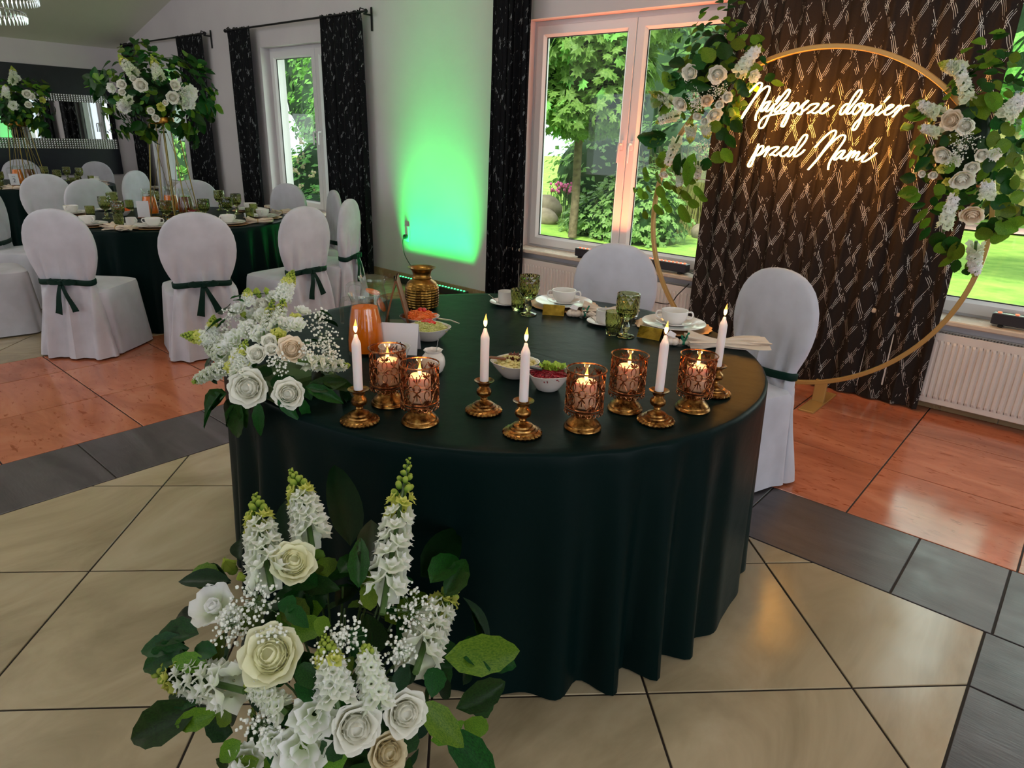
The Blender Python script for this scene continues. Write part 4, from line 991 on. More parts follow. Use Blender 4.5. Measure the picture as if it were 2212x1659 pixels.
wav = lambda a, z, i: 1 + (.05 * sin(8 * a) if z > .07 else 0)
MB().lathe([(.001, .001), (.024, 0), (.032, .008), (.039, .028), (.0395, .04), (.036, .055), (.028, .066), (.026, .070), (.031, .078), (.030, .0785), (.0245, .070), (.026, .064), (.034, .05), (.036, .036), (.001, .03)], 48, fr=wav).build('pot', M['porcelain'], t, smooth=50)
MB().lathe([(.0335, .052), (.001, .056)], 24).build('sugar', M['paper'], t); MB().tube([(.004, 0, .045), (.012, .006, .085), (.016, .010, .118)], .0017, 6).build('spoon', M['steel'], t)
# ---------------------------------------------------------------- goblets, tumblers, cups, plates
def facet(prof, n, m, inner, mi=0):
    """double-walled glass with diamond facets outside"""
    rings = []
    for i, (r, z) in enumerate(prof):
        off = pi / n * (i % 2); rings.append([(r * cos(2 * pi * j / n + off), r * sin(2 * pi * j / n + off), z) for j in range(n)])
    for i in range(len(rings) - 1):
        for j in range(n):
            a, b = (i, i + 1); k = (j + 1) % n; o = len(m.v)
            A, B, Cc, D = rings[i][j], rings[i][k], rings[i + 1][j], rings[i + 1][k]
            if i % 2 == 0: m.add([A, B, Cc], [(0, 1, 2)]); m.add([B, D, Cc], [(0, 1, 2)])
            else: m.add([A, B, D], [(0, 1, 2)]); m.add([A, D, Cc], [(0, 1, 2)])
    m.lathe(inner, n * 2)
    return m
def goblet_proto(label, group):
    t = thing('green_goblet', label, 'goblet', (0, 0, 0), 0, group)
    m = MB(); facet([(.010, .066), (.024, .074), (.0345, .086), (.040, .100), (.0425, .115), (.0428, .130), (.042, .147), (.0415, .158), (.0412, .168)], 14, m, [(.0412, .168), (.0385, .168), (.038, .145), (.0375, .115), (.034, .098), (.024, .084), (.001, .080)])
    m.lathe([(.010, .066), (.001, .066)], 14); m.build('bowl', M['green_glass'], t, smooth=False)
    MB().lathe([(.0085, .004), (.0085, .018), (.013, .030), (.015, .040), (.012, .050), (.0085, .058), (.0095, .0665)], 10).build('stem', M['green_glass'], t, smooth=False)
    MB().lathe([(.001, 0), (.033, 0), (.0345, .002), (.033, .0045), (.02, .008), (.008, .013), (.001, .013)], 28).build('foot', M['green_glass'], t, smooth=30)
    return t
def tumbler_proto(label, group):
    t = thing('green_tumbler', label, 'tumbler', (0, 0, 0), 0, group)
    m = MB(); facet([(.026, 0), (.029, .012), (.031, .024), (.0328, .038), (.0342, .052), (.0352, .066), (.036, .080), (.0364, .095)], 14, m, [(.0364, .095), (.0338, .095), (.033, .07), (.030, .035), (.026, .016), (.001, .015)]); m.lathe([(.026, 0), (.001, .001)], 14)
    m.build('glass_body', M['green_glass'], t, smooth=False); return t
gg = 'green faceted goblets'; tg = 'green faceted tumblers'
G = goblet_proto('green faceted goblet in front of the back left place setting, green light in it', gg); G.location = (-1.835, 2.241, ZT); G.scale = (1.1, 1.1, 1.04)
TU = tumbler_proto('green faceted tumbler beside the back left goblet', tg); TU.location = (-1.92, 2.27, ZT)
dup(G, (-1.349, 2.266, ZT), .3, 'green faceted goblet in front of the right place setting, before the chair'); dup(TU, (-1.40, 2.255, ZT), .2, 'green faceted tumbler left of the right-hand goblet')
def cup_proto(label, two, group):
    t = thing('soup_cup' if two else 'coffee_cup', label, 'cup', (0, 0, 0), 0, group); R, H = (.056, .055) if two else (.037, .056)
    pr = [(.001, .002), (R * .62, 0), (R * .66, .004), (R * .86, H * .3), (R * .97, H * .65), (R, H * .97), (R * .99, H), (R * .95, H), (R * .92, H * .65), (R * .8, H * .3), (.001, .008)] if two else [(.001, .001), (R * .86, 0), (R * .95, .006), (R, H * .5), (R, H), (R * .95, H), (R * .94, H * .5), (R * .85, .008), (.001, .006)]
    MB().lathe(pr, 32).build('cup_body', M['porcelain'], t, smooth=50)
    for sx in ((-1, 1) if two else (1,)):
        MB().tube(smooth_path([(sx * R * .95, 0, H * .86), (sx * (R + .014), 0, H * .88), (sx * (R + .021), 0, H * .62), (sx * (R + .012), 0, H * .38), (sx * R * .9, 0, H * .36)]), .0036, 8).build('handle', M['porcelain'], t)
    return t
def plate_proto(name, label, R, H, cat, mat, group, wavy=0, ribs=0):
    wv = lambda a, z, i: 1 + (wavy * cos(20 * a) if i >= 3 and i <= 7 else 0)
    o = MB().lathe([(.001, 0), (R * .55, 0), (R * .62, H * .25), (R * .80, H * .55), (R * .985, H * .92), (R, H), (R * .985, H * 1.12), (R * .80, H * .78), (R * .64, H * .52), (R * .58, H * .36), (.001, H * .34)], 80 if wavy else 56, fr=wv).build(name, M[mat], smooth=40); tag(o, label, cat, group); return o
PL = {}
def put(key, make, loc, rz, label, group):
    if key not in PL: PL[key] = make(label, group); r = PL[key]; r.location = loc; r.rotation_euler = (0, 0, rz); return r
    src = PL[key]
    if src.type == 'MESH':
        r = src.copy(); COL.objects.link(r); r.location = loc; r.rotation_euler = (0, 0, rz); r['label'] = label; r['group'] = group; return r
    return dup(src, loc, rz, label, group)
mk = dict(soup=lambda l, g: cup_proto(l, True, g), coffee=lambda l, g: cup_proto(l, False, g), plate=lambda l, g: plate_proto('dinner_plate', l, .135, .018, 'plate', 'porcelain', g), saucer=lambda l, g: plate_proto('saucer', l, .076, .013, 'saucer', 'porcelain', g), doily=lambda l, g: plate_proto('charger_doily', l, .160, .006, 'charger', 'doily', g, .022))
def setting(x, y, rz, where, gr, doily=True):
    z = ZT
    if doily: put('doily', mk['doily'], (x, y, z), rz, 'gold charger ' + where, 'gold chargers ' + gr); z += .0045
    put('plate', mk['plate'], (x, y, z), rz, 'white dinner plate ' + where, 'dinner plates ' + gr)
    put('saucer', mk['saucer'], (x, y, z + .0085), rz, 'white soup saucer ' + where, 'soup saucers ' + gr)
    put('soup', mk['soup'], (x, y, z + .0145), rz, 'white two-handled soup cup ' + where, 'soup cups ' + gr)
def coffee(x, y, rz, where, gr):
    put('saucer', mk['saucer'], (x, y, ZT), rz, 'white saucer under the coffee cup ' + where, 'coffee saucers ' + gr)
    put('coffee', mk['coffee'], (x, y, ZT + .0062), rz, 'white coffee cup ' + where, 'coffee cups ' + gr)
setting(-1.835, 2.50, radians(40), 'at the back left place, before the chair', 'on the main table')
setting(-1.285, 2.545, radians(35), 'at the right place, near the gold card', 'on the main table')
coffee(-2.03, 2.31, radians(20), 'at the back left place', 'on the main table'); coffee(-1.515, 2.365, radians(20), 'behind the right-hand tumbler', 'on the main table')
def teaspoon(p, q, label):
    m = MB().tube([p, ((p[0] + q[0]) / 2, (p[1] + q[1]) / 2, (p[2] + q[2]) / 2 + .002), q], [.0022, .0016, .0016], 6); m.ball(p, .008, 8, 5, sc=(1, 1, .35)); m.ball(q, .0045, 6, 4, sc=(1.2, 1, .5))
    tag(m.build('teaspoon', M['steel']), label, 'spoon', 'teaspoons')
teaspoon((-2.035, 2.258, ZT + .016), (-2.115, 2.285, ZT + .034), 'teaspoon on the saucer at the back left place'); teaspoon((-1.52, 2.312, ZT + .016), (-1.60, 2.345, ZT + .034), 'teaspoon on the saucer behind the right-hand tumbler')
def gold_card(x, y, rz, label):
    t = thing('place_card', label, 'place card', (x, y, ZT), rz, 'gold place cards')
    for sx in (-1, 1): MB().add([(-.048, sx * .028, 0), (.048, sx * .028, 0), (.048, sx * .001, .042), (-.048, sx * .001, .042), (-.048, sx * .0272, 0), (.048, sx * .0272, 0), (.048, 0, .042), (-.048, 0, .042)], [(0, 1, 2, 3), (7, 6, 5, 4), (0, 4, 5, 1), (1, 5, 6, 2), (2, 6, 7, 3), (3, 7, 4, 0)]).build('panel', M['foil'], t, smooth=False)
gold_card(-1.765, 2.335, radians(32), 'gold foil folded place card at the back left place'); gold_card(-1.27, 2.33, radians(8), 'gold foil folded place card at the right place')
def favour(x, y, rz, label):
    t = thing('favour_bag', label, 'favour', (x, y, ZT), rz, 'wrapped favours')
    m = MB()
    for k in range(6): m.ball((-.028 + .016 * (k % 3), -.012 + .018 * (k // 3), .014 + .010 * (k == 4)), .0155, 8, 6, sc=(1.1, 1, .9))
    m.tube([(.02, 0, .014), (.035, .004, .010), (.06, .008, .016), (.072, .012, .006)], [.012, .006, .014, .018], 9); m.build('bag', M['candy'], t)
    MB().add([(-.03, -.016, .040), (.002, -.020, .034), (.004, .012, .040), (-.022, .018, .050), (-.03, -.016, .0385), (.002, -.020, .0325), (.004, .012, .0385), (-.022, .018, .0485)], [(0, 1, 2, 3), (7, 6, 5, 4), (0, 4, 5, 1), (1, 5, 6, 2), (2, 6, 7, 3), (3, 7, 4, 0)]).build('tag', M['paper'], t, smooth=False)
    r = MB(); r.lathe([(.008, -.006), (.0095, 0), (.008, .006)], 12).tf(Matrix.Translation((.036, .004, .011)) @ Matrix.Rotation(pi / 2, 4, 'Y'))
    for a, L in ((1.2, .045), (1.9, .03)): r.loft([[(.036 + cos(a) * L * f - .004, .003 * f, .012 + sin(a) * L * f), (.036 + cos(a) * L * f + .004, .003 * f, .012 + sin(a) * L * f), (.036 + cos(a) * L * f + .004, .003 * f + .0015, .012 + sin(a) * L * f), (.036 + cos(a) * L * f - .004, .003 * f + .0015, .012 + sin(a) * L * f)] for f in (0, .3, .7, 1)])
    r.build('ribbon', M['ribbon'], t)
favour(-1.668, 2.375, radians(25), 'cream wrapped favour with an emerald ribbon at the back left place'); favour(-1.155, 2.31, radians(20), 'cream wrapped favour half hidden behind a burning taper')
def napkin(x, y, rz, label, L=.26, group='folded napkins', z=ZT):
    t = thing('napkin', label, 'napkin', (x, y, z), rz, group); m = MB(); rows = []; nn = 56
    for k in range(19):
        f = k / 18; w = .018 + .050 * abs(f - .42) ** .8 * 1.6 * (1 - .1 * f); h = .016 + .018 * abs(f - .42); ring = []
        for i in range(nn):
            a = 2 * pi * i / nn; rip = 1 + (.34 * sin(7 * a + 5 * f) + .2 * sin(12 * a)) * min(1, abs(f - .42) * 2.6); c, s = cos(a), sin(a)
            ring.append(((f - .42) * L + .006 * sin(a * 2 + f * 4), w * rip * c, max(.0008, h * .9 + h * rip * s * (1 - .55 * max(0, f - .6) / .4))))
        rows.append(ring)
    m.loft(rows); m.build('cloth', M['napkin'], t, smooth=60)
    MB().tube([(-.0, .022 * cos(a), .016 + .019 * sin(a)) for a in [2 * pi * i / 20 for i in range(20)]], .003, 6, closed=True).build('napkin_ring', M['hoop_gold'], t)
napkin(-1.60, 2.50, radians(38), 'beige napkin gathered in a ring beside the back left plate', .24); napkin(-1.015, 2.415, radians(58 - 20), 'beige napkin gathered in a ring at the right table edge', .30)
t = thing('crystal_shaker', 'small crystal salt shaker between the right goblet and plate', 'shaker', (-1.405, 2.425, ZT)); m = MB(); facet([(.014, 0), (.017, .012), (.017, .024), (.014, .036), (.012, .042)], 8, m, [(.012, .042), (.010, .040), (.010, .006), (.001, .005)]); m.build('glass_body', M['clear_glass'], t, smooth=False); lathe_part('cap', [(.0125, .042), (.013, .050), (.009, .056), (.001, .057)], M['steel'], t, 12)
# ---------------------------------------------------------------- middle table (T1) and farthest table (T2) tableware
gob1 = [((-6.15, 2.05), 'nearest left goblet of the left cluster'), ((-6.52, 2.24), 'farthest goblet of the left cluster'), ((-5.74, 2.0), 'front goblet of the left cluster'), ((-6.50, 2.58), 'goblet left of the flower stand legs'), ((-5.60, 2.30), 'goblet in front of the flower stand legs'), ((-5.60, 2.60), 'goblet right of the juice jugs'), ((-6.30, 3.08), 'farthest goblet of the right cluster'), ((-5.66, 2.83), 'front goblet of the right cluster'), ((-5.93, 3.05), 'rightmost goblet of the right cluster')]
for i, ((x, y), w) in enumerate(gob1): dup(G, (x, y, ZT), i * .7, 'green faceted goblet on the middle table, ' + w, 'goblets on the middle table')
tum1 = [((-6.26, 1.97), 'leftmost'), ((-5.56, 1.93), 'at the front of the left cluster'), ((-6.60, 2.40), 'beside the carrot bowl'), ((-5.47, 2.50), 'front of the right cluster'), ((-6.38, 3.20), 'back of the right cluster'), ((-5.52, 2.95), 'beside the white card'), ((-5.80, 3.14), 'rightmost'), ((-5.45, 2.34), 'below the flower stand legs')]
for i, ((x, y), w) in enumerate(tum1): dup(TU, (x, y, ZT), i * .6, 'green faceted tumbler on the middle table, ' + w, 'tumblers on the middle table')
for i, ((x, y), w) in enumerate((((-5.78, 1.79), 'near left place'), ((-5.43, 2.12), 'front place left of the square-on chair'), ((-5.32, 2.65), 'front place right of the square-on chair'), ((-5.56, 3.09), 'right place'), ((-6.58, 1.93), 'far left place'), ((-6.08, 3.26), 'far right place'))):
    a = math.atan2(T1[1] - y, T1[0] - x) + pi / 2; setting(x, y, a, 'on the middle table, ' + w, 'on the middle table')
coffee(-5.63, 1.95 + .09, .4, 'on the middle table, front left', 'on the middle table'); coffee(-6.75, 2.25, .2, 'on the middle table, far left', 'on the middle table')
napkin(-5.44, 1.87, radians(20), 'beige napkin hanging over the near edge of the middle table', .2, 'napkins on the middle table'); napkin(-5.27, 2.88, radians(60), 'beige napkin between the right-hand plates of the middle table', .2, 'napkins on the middle table'); napkin(-5.72, 3.36, radians(100), 'beige napkin at the far right of the middle table', .2, 'napkins on the middle table')
jug(-6.26, 2.44, 2.2, 'glass jug of orange juice left of the other two on the middle table', .15); jug(-6.40, 2.68, 2.8, 'glass jug of orange juice in the middle of three', .14); jug(-6.16, 2.70, 1.2, 'glass jug of dark amber drink on the middle table', .15, fill_mat='cola', liquid='amber_drink')
rb = random.Random(9)
salad(-6.30, 2.22, .075, .042, 'white bowl of carrot salad on the middle table', f_carrot, rb); salad(-5.95, 2.70, .075, .045, 'white bowl with lettuce at the jugs of the middle table', f_beet, rb)
def number_card(x, y, rz, label, text=None):
    t = thing('table_card', label, 'card', (x, y, ZT), rz)
    MB().add([(-.045, -.018, .004), (.045, -.018, .004), (.045, .006, .135), (-.045, .006, .135), (-.045, -.016, .004), (.045, -.016, .004), (.045, .008, .135), (-.045, .008, .135)], [(0, 1, 2, 3), (7, 6, 5, 4), (0, 4, 5, 1), (1, 5, 6, 2), (2, 6, 7, 3), (3, 7, 4, 0)]).build('panel', M['paper'], t, smooth=False)
    MB().bbox(-.05, .05, -.03, .03, 0, .008, .002).build('foot', M['wood'], t, smooth=False)
    if text:
        for nm, s, siz, zz in (('numeral', text, .062, .040), ('small_print', 'STÓŁ', .014, .098)):
            c = bpy.data.curves.new(nm, 'FONT'); c.body = s; c.size = siz; c.align_x = 'CENTER'; c.extrude = .0003
            c.materials.append(M['ink']); tmp = bpy.data.objects.new(nm, c); COL.objects.link(tmp); dg = bpy.context.evaluated_depsgraph_get(); tm = bpy.data.meshes.new_from_object(tmp.evaluated_get(dg)); bpy.data.objects.remove(tmp)
            o = bpy.data.objects.new(nm, tm); COL.objects.link(o); o.parent = t; o.location = (0, -.0195 + zz * .183, zz); o.rotation_euler = (radians(90 - 10.4), 0, 0)
number_card(-9.78, 2.34, math.atan2(1.5 - 2.34, 9.78) + pi / 2 + .05, 'white table number card reading 2 on the farthest table', '2')
number_card(-6.05, 2.30, 1.2, 'blank back of a white card beside the flower stand legs')
t = MB().add([(-.03, -.02, 0), (.03, -.02, 0), (.03, 0, .045), (-.03, 0, .045), (-.03, -.018, 0), (.03, -.018, 0), (.03, .002, .045), (-.03, .002, .045)], [(0, 1, 2, 3), (7, 6, 5, 4), (0, 4, 5, 1), (1, 5, 6, 2), (2, 6, 7, 3), (3, 7, 4, 0)]).build('name_card', M['paper'], None, (-5.60, 2.97, ZT), smooth=False); t.rotation_euler = (0, 0, 1.4); tag(t, 'small white name card beside the right-hand tumblers', 'card')
for i, ((x, y), w) in enumerate((((-10.50, 2.86), 'leftmost of the back row'), ((-9.75, 2.78), 'front of the right cluster'), ((-10.36, 3.07), 'back of the right cluster'), ((-10.12, 3.14), 'rightmost'), ((-9.55, 2.15), 'at the left picture edge'))): dup(G, (x, y, ZT), i, 'green faceted goblet on the farthest table, ' + w, 'goblets on the farthest table')
for i, ((x, y), w) in enumerate((((-10.28, 3.16), 'behind the goblets'), ((-9.55, 2.88), 'in front of the goblets'), ((-9.83, 3.17), 'rightmost'), ((-9.35, 2.10), 'at the left picture edge'))): dup(TU, (x, y, ZT), i, 'green faceted tumbler on the farthest table, ' + w, 'tumblers on the farthest table')
jug(-10.01, 2.44, 1, 'glass jug of orange juice behind the number card', .17); jug(-10.36, 2.66, 2, 'glass jug of amber drink behind the back of a chair', .15, fill_mat='cola', liquid='amber_drink')
setting(-9.62, 3.14, 2.6, 'on the farthest table, right place', 'on the farthest table'); setting(-10.0, 3.26, 2.9, 'on the farthest table, back right place', 'on the farthest table')
napkin(-9.27, 2.20, .6, 'beige napkin over the edge of the farthest table, below the number card', .22, 'napkins on the farthest table'); napkin(-9.36, 3.05, 1.0, 'beige napkin at the right edge of the farthest table', .22, 'napkins on the farthest table')
# ---------------------------------------------------------------- flower arrangements
D_floor = {'c':(-1.08,0.66,0.33),'heads':[('garden',-1.064,0.587,0.681,0.403,-0.326,0.855,0.0465),('garden',-0.959,0.468,0.591,0.519,-0.461,0.72,0.058),('rose',-0.775,0.627,0.462,0.771,-0.271,0.577,0.0437),('rose',-0.805,0.536,0.476,0.716,-0.383,0.584,0.0467),('ruffle',-0.853,0.449,0.454,0.662,-0.497,0.561,0.0461),('ruffle',-0.855,0.483,0.51,0.646,-0.443,0.622,0.0404),('cream',-0.768,0.578,0.408,0.791,-0.338,0.51,0.0402),('open',-1.15,0.455,0.602,0.291,-0.523,0.801,0.0443),('bud',-1.236,0.533,0.616,0.164,-0.444,0.881,0.0267),('ruffle',-0.927,0.382,0.428,0.584,-0.607,0.54,0.0304),('ruffle',-0.894,0.42,0.471,0.61,-0.535,0.584,0.0236),('ruffle',-0.805,0.59,0.514,0.711,-0.313,0.63,0.031),('bud',-1.14,0.514,0.646,0.306,-0.434,0.847,0.0146),('ruffle',-1.083,0.457,0.614,0.377,-0.497,0.782,0.0224)],'spikes':[('snap',-1.291,0.637,0.729,-1.071,0.538,0.664,0.0444),('snap',-1.265,0.712,0.772,-1.098,0.651,0.689,0.0438),('snap',-1.103,0.927,0.783,-0.899,0.685,0.63,0.0453),('snap',-0.948,0.946,0.503,-0.805,0.689,0.526,0.0477),('snap',-1.25,0.35,0.447,-0.99,0.406,0.537,0.0437),('snap',-0.911,0.551,0.615,-0.839,0.522,0.524,0.0383),('stock',-0.855,0.602,0.585,-0.8,0.582,0.501,0.0427),('stock',-0.969,0.422,0.548,-0.896,0.448,0.519,0.0348)],'breath':[(-1.053,0.498,0.642,0.0519),(-1.068,0.45,0.607,0.0424),(-0.979,0.486,0.615,0.0349),(-0.884,0.577,0.606,0.0439),(-0.865,0.719,0.595,0.0578),(-0.825,0.661,0.558,0.0391),(-0.919,0.417,0.499,0.0412),(-0.888,0.533,0.587,0.0286)],'leaves':[('blade',-0.961,0.625,0.663,-1.221,0.796,0.822,0.047),('blade',-0.855,0.729,0.583,-0.901,1.025,0.615,0.0521),('blade',-1.047,0.541,0.664,-1.312,0.59,0.745,0.0359),('blade',-1.048,0.5,0.643,-1.291,0.534,0.602,0.0279),('leaf',-1.18,0.402,0.526,-1.281,0.333,0.507,0.024),('leaf',-1.149,0.398,0.536,-1.255,0.347,0.456,0.0214),('leaf',-1.14,0.416,0.564,-1.278,0.377,0.505,0.0148),('leaf',-1.171,0.432,0.57,-1.292,0.408,0.542,0.0215),('leaf',-1.171,0.485,0.619,-1.305,0.482,0.608,0.0234),('leaf',-1.153,0.497,0.633,-1.297,0.488,0.587,0.0316),('leaf',-1.159,0.501,0.633,-1.251,0.476,0.564,0.019),('leaf',-1.204,0.545,0.639,-1.294,0.578,0.652,0.0152),('leaf',-1.092,0.379,0.518,-1.249,0.396,0.451,0.0251),('leaf',-1.037,0.378,0.511,-1.143,0.355,0.449,0.0225),('leaf',-1.048,0.362,0.481,-1.186,0.337,0.347,0.0208),('leaf',-1.002,0.376,0.492,-1.08,0.345,0.437,0.0223),('leaf',-0.969,0.385,0.488,-1.002,0.376,0.492,0.0221),('leaf',-0.931,0.937,0.47,-0.827,0.971,0.434,0.0231),('leaf',-0.91,0.94,0.453,-0.844,0.931,0.387,0.0185),('leaf',-0.802,0.755,0.493,-0.85,0.918,0.374,0.035),('leaf',-0.813,0.793,0.485,-0.801,0.926,0.353,0.0357),('leaf',-0.786,0.794,0.403,-0.808,0.829,0.415,0.0238),('leaf',-0.768,0.755,0.381,-0.809,0.885,0.309,0.0321),('leaf',-0.808,0.846,0.27,-0.741,0.897,0.292,0.0422),('leaf',-0.774,0.783,0.318,-0.736,0.855,0.248,0.0334),('leaf',-0.773,0.66,0.462,-0.754,0.71,0.352,0.0401),('leaf',-0.755,0.711,0.363,-0.769,0.784,0.2,0.0404),('leaf',-0.753,0.671,0.373,-0.763,0.752,0.35,0.0271),('leaf',-0.771,0.766,0.281,-0.726,0.822,0.215,0.0293),('leaf',-0.754,0.636,0.377,-0.765,0.612,0.424,0.0289),('leaf',-0.838,0.513,0.515,-0.833,0.557,0.541,0.023),('leaf',-0.917,0.664,0.643,-0.975,0.681,0.671,0.0255),('leaf',-0.932,0.675,0.651,-1.058,0.774,0.667,0.0217),('leaf',-0.934,0.649,0.653,-1.017,0.718,0.678,0.0235),('leaf',-0.891,0.643,0.625,-0.936,0.667,0.654,0.0252),('leaf',-0.981,0.539,0.647,-1.016,0.521,0.649,0.0252),('leaf',-0.994,0.527,0.646,-0.944,0.534,0.628,0.0234),('leaf',-0.933,0.567,0.636,-0.916,0.544,0.616,0.0211),('leaf',-0.913,0.49,0.579,-0.864,0.514,0.551,0.0287),('leaf',-0.863,0.502,0.539,-0.897,0.478,0.555,0.0287),('leaf',-0.823,0.477,0.435,-0.813,0.513,0.468,0.0335),('leaf',-0.801,0.5,0.41,-0.826,0.481,0.451,0.0338),('leaf',-0.905,0.398,0.437,-0.95,0.365,0.407,0.024),('leaf',-0.943,0.386,0.462,-0.97,0.36,0.418,0.0261),('leaf',-0.794,0.722,0.496,-0.774,0.691,0.461,0.0345),('leaf',-0.801,0.68,0.521,-0.801,0.633,0.52,0.0297),('leaf',-0.794,0.616,0.503,-0.806,0.661,0.531,0.0254),('leaf',-0.909,0.815,0.587,-0.977,0.951,0.551,0.0316),('leaf',-0.888,0.836,0.55,-0.96,0.95,0.527,0.0363),('leaf',-1.065,0.396,0.545,-1.154,0.383,0.509,0.0225),('leaf',-1.06,0.414,0.569,-1.131,0.401,0.545,0.0243),('leaf',-1.12,0.527,0.656,-1.176,0.574,0.661,0.0165)]}
D_table = {'c':(-1.74,1.0,0.8),'heads':[('peach',-1.597,0.936,0.933,0.773,-0.402,0.491,0.0401),('rose',-1.638,0.821,0.84,0.683,-0.678,0.272,0.0538),('rose',-1.56,0.894,0.824,0.842,-0.489,0.229,0.0437),('ranun',-1.65,0.861,0.923,0.656,-0.588,0.472,0.0282),('ranun',-1.813,0.981,1.011,0.334,-0.376,0.864,0.0292),('ruffle',-1.825,0.945,0.979,0.272,-0.503,0.821,0.0293),('ruffle',-1.769,0.955,0.993,0.42,-0.432,0.798,0.0258),('ranun',-1.647,0.899,0.951,0.669,-0.502,0.548,0.0229),('ranun',-1.627,0.893,0.934,0.707,-0.505,0.496,0.0201),('ruffle',-1.842,0.917,1.004,0.273,-0.55,0.789,0.0263),('ruffle',-1.764,0.851,0.939,0.418,-0.696,0.584,0.0309),('ruffle',-1.736,0.887,0.969,0.484,-0.582,0.653,0.0279),('ruffle',-1.686,0.894,0.965,0.591,-0.534,0.605,0.0246),('ruffle',-1.777,0.827,0.907,0.388,-0.773,0.501,0.0311),('bud',-1.822,0.973,1.047,0.346,-0.389,0.854,0.0175),('bud',-1.834,0.928,0.985,0.265,-0.543,0.797,0.0146),('bud',-1.811,0.995,1.051,0.374,-0.333,0.866,0.0131),('bud',-1.799,0.836,0.911,0.333,-0.778,0.533,0.0171),('ruffle',-1.655,0.99,0.983,0.686,-0.29,0.668,0.0248),('ruffle',-1.754,1.076,0.99,0.509,-0.063,0.859,0.0234),('ruffle',-1.669,0.963,0.985,0.647,-0.362,0.671,0.0248),('ruffle',-1.801,1.01,1.034,0.385,-0.292,0.875,0.0234),('yellow',-1.645,0.925,0.963,0.68,-0.442,0.585,0.0217),('yellow',-1.675,1.001,0.99,0.65,-0.269,0.711,0.0195),('ruffle',-1.684,0.832,0.908,0.587,-0.674,0.448,0.0353),('yellow',-1.686,0.82,0.89,0.584,-0.704,0.404,0.0327),('ruffle',-1.765,0.802,0.861,0.42,-0.83,0.367,0.0254)],'spikes':[('snap',-1.775,1.067,1.109,-1.789,1.029,1.026,0.0292),('snap',-1.883,0.763,0.945,-1.847,0.856,0.915,0.0292),('snap',-1.864,0.856,0.992,-1.856,0.834,0.922,0.0234),('snap',-1.708,0.866,0.951,-1.665,0.817,0.867,0.0297),('snap',-1.8,1.012,1.034,-1.678,0.903,0.967,0.0218),('snap',-1.787,1.036,1.038,-1.67,0.936,0.979,0.0219),('snap',-1.834,0.951,1.061,-1.832,0.945,1.018,0.0219),('stock',-1.56,1.09,0.858,-1.567,0.95,0.903,0.0346),('stock',-1.844,0.765,0.815,-1.742,0.805,0.873,0.0306),('stock',-1.858,0.82,0.911,-1.778,0.819,0.895,0.0255)],'breath':[(-1.594,1.037,0.939,0.0492),(-1.679,1.082,0.975,0.0399),(-1.597,0.891,0.903,0.0372),(-1.845,0.879,0.943,0.0351),(-1.724,0.807,0.877,0.0249),(-1.847,0.9,0.994,0.0263),(-1.578,0.966,0.923,0.0321),(-1.565,1.038,0.904,0.0272),(-1.723,0.887,0.968,0.025)],'leaves':[('leaf',-1.854,0.874,0.977,-1.874,0.833,1.007,0.035),('leaf',-1.856,0.877,0.99,-1.872,0.849,1.032,0.0379),('leaf',-1.85,0.886,0.976,-1.864,0.843,0.967,0.0321),('leaf',-1.66,0.806,0.793,-1.749,0.832,0.666,0.0245),('leaf',-1.666,0.804,0.806,-1.77,0.818,0.693,0.03),('leaf',-1.645,0.813,0.809,-1.679,0.821,0.714,0.0271),('leaf',-1.707,0.793,0.811,-1.825,0.735,0.751,0.0166),('leaf',-1.707,0.793,0.811,-1.814,0.767,0.746,0.0166),('leaf',-1.729,0.791,0.812,-1.814,0.722,0.723,0.0139),('leaf',-1.543,0.936,0.832,-1.535,1.043,0.82,0.0186),('leaf',-1.544,0.937,0.838,-1.533,1.014,0.772,0.0212),('leaf',-1.546,0.921,0.808,-1.549,0.939,0.739,0.016),('leaf',-1.538,1.049,0.775,-1.599,1.112,0.687,0.0248),('leaf',-1.534,1.034,0.822,-1.563,1.071,0.717,0.0272),('leaf',-1.672,1.062,0.98,-1.693,1.145,0.939,0.017),('leaf',-1.734,1.102,0.975,-1.7,1.147,0.974,0.0176),('leaf',-1.727,1.115,0.988,-1.704,1.149,1.001,0.0205),('leaf',-1.848,0.911,1.027,-1.852,0.912,1.067,0.0146),('leaf',-1.841,0.931,1.039,-1.848,0.925,1.079,0.0117),('leaf',-1.845,0.83,0.877,-1.842,0.804,0.841,0.0234),('leaf',-1.84,0.809,0.841,-1.853,0.807,0.88,0.0204),('leaf',-1.538,0.978,0.85,-1.542,1.069,0.79,0.0187),('leaf',-1.83,0.953,1.037,-1.829,0.964,1.074,0.0117),('leaf',-1.755,0.792,0.825,-1.843,0.812,0.853,0.0225),('leaf',-1.612,0.834,0.799,-1.627,0.847,0.715,0.0242),('leaf',-1.576,0.87,0.813,-1.557,0.909,0.753,0.0186)]}
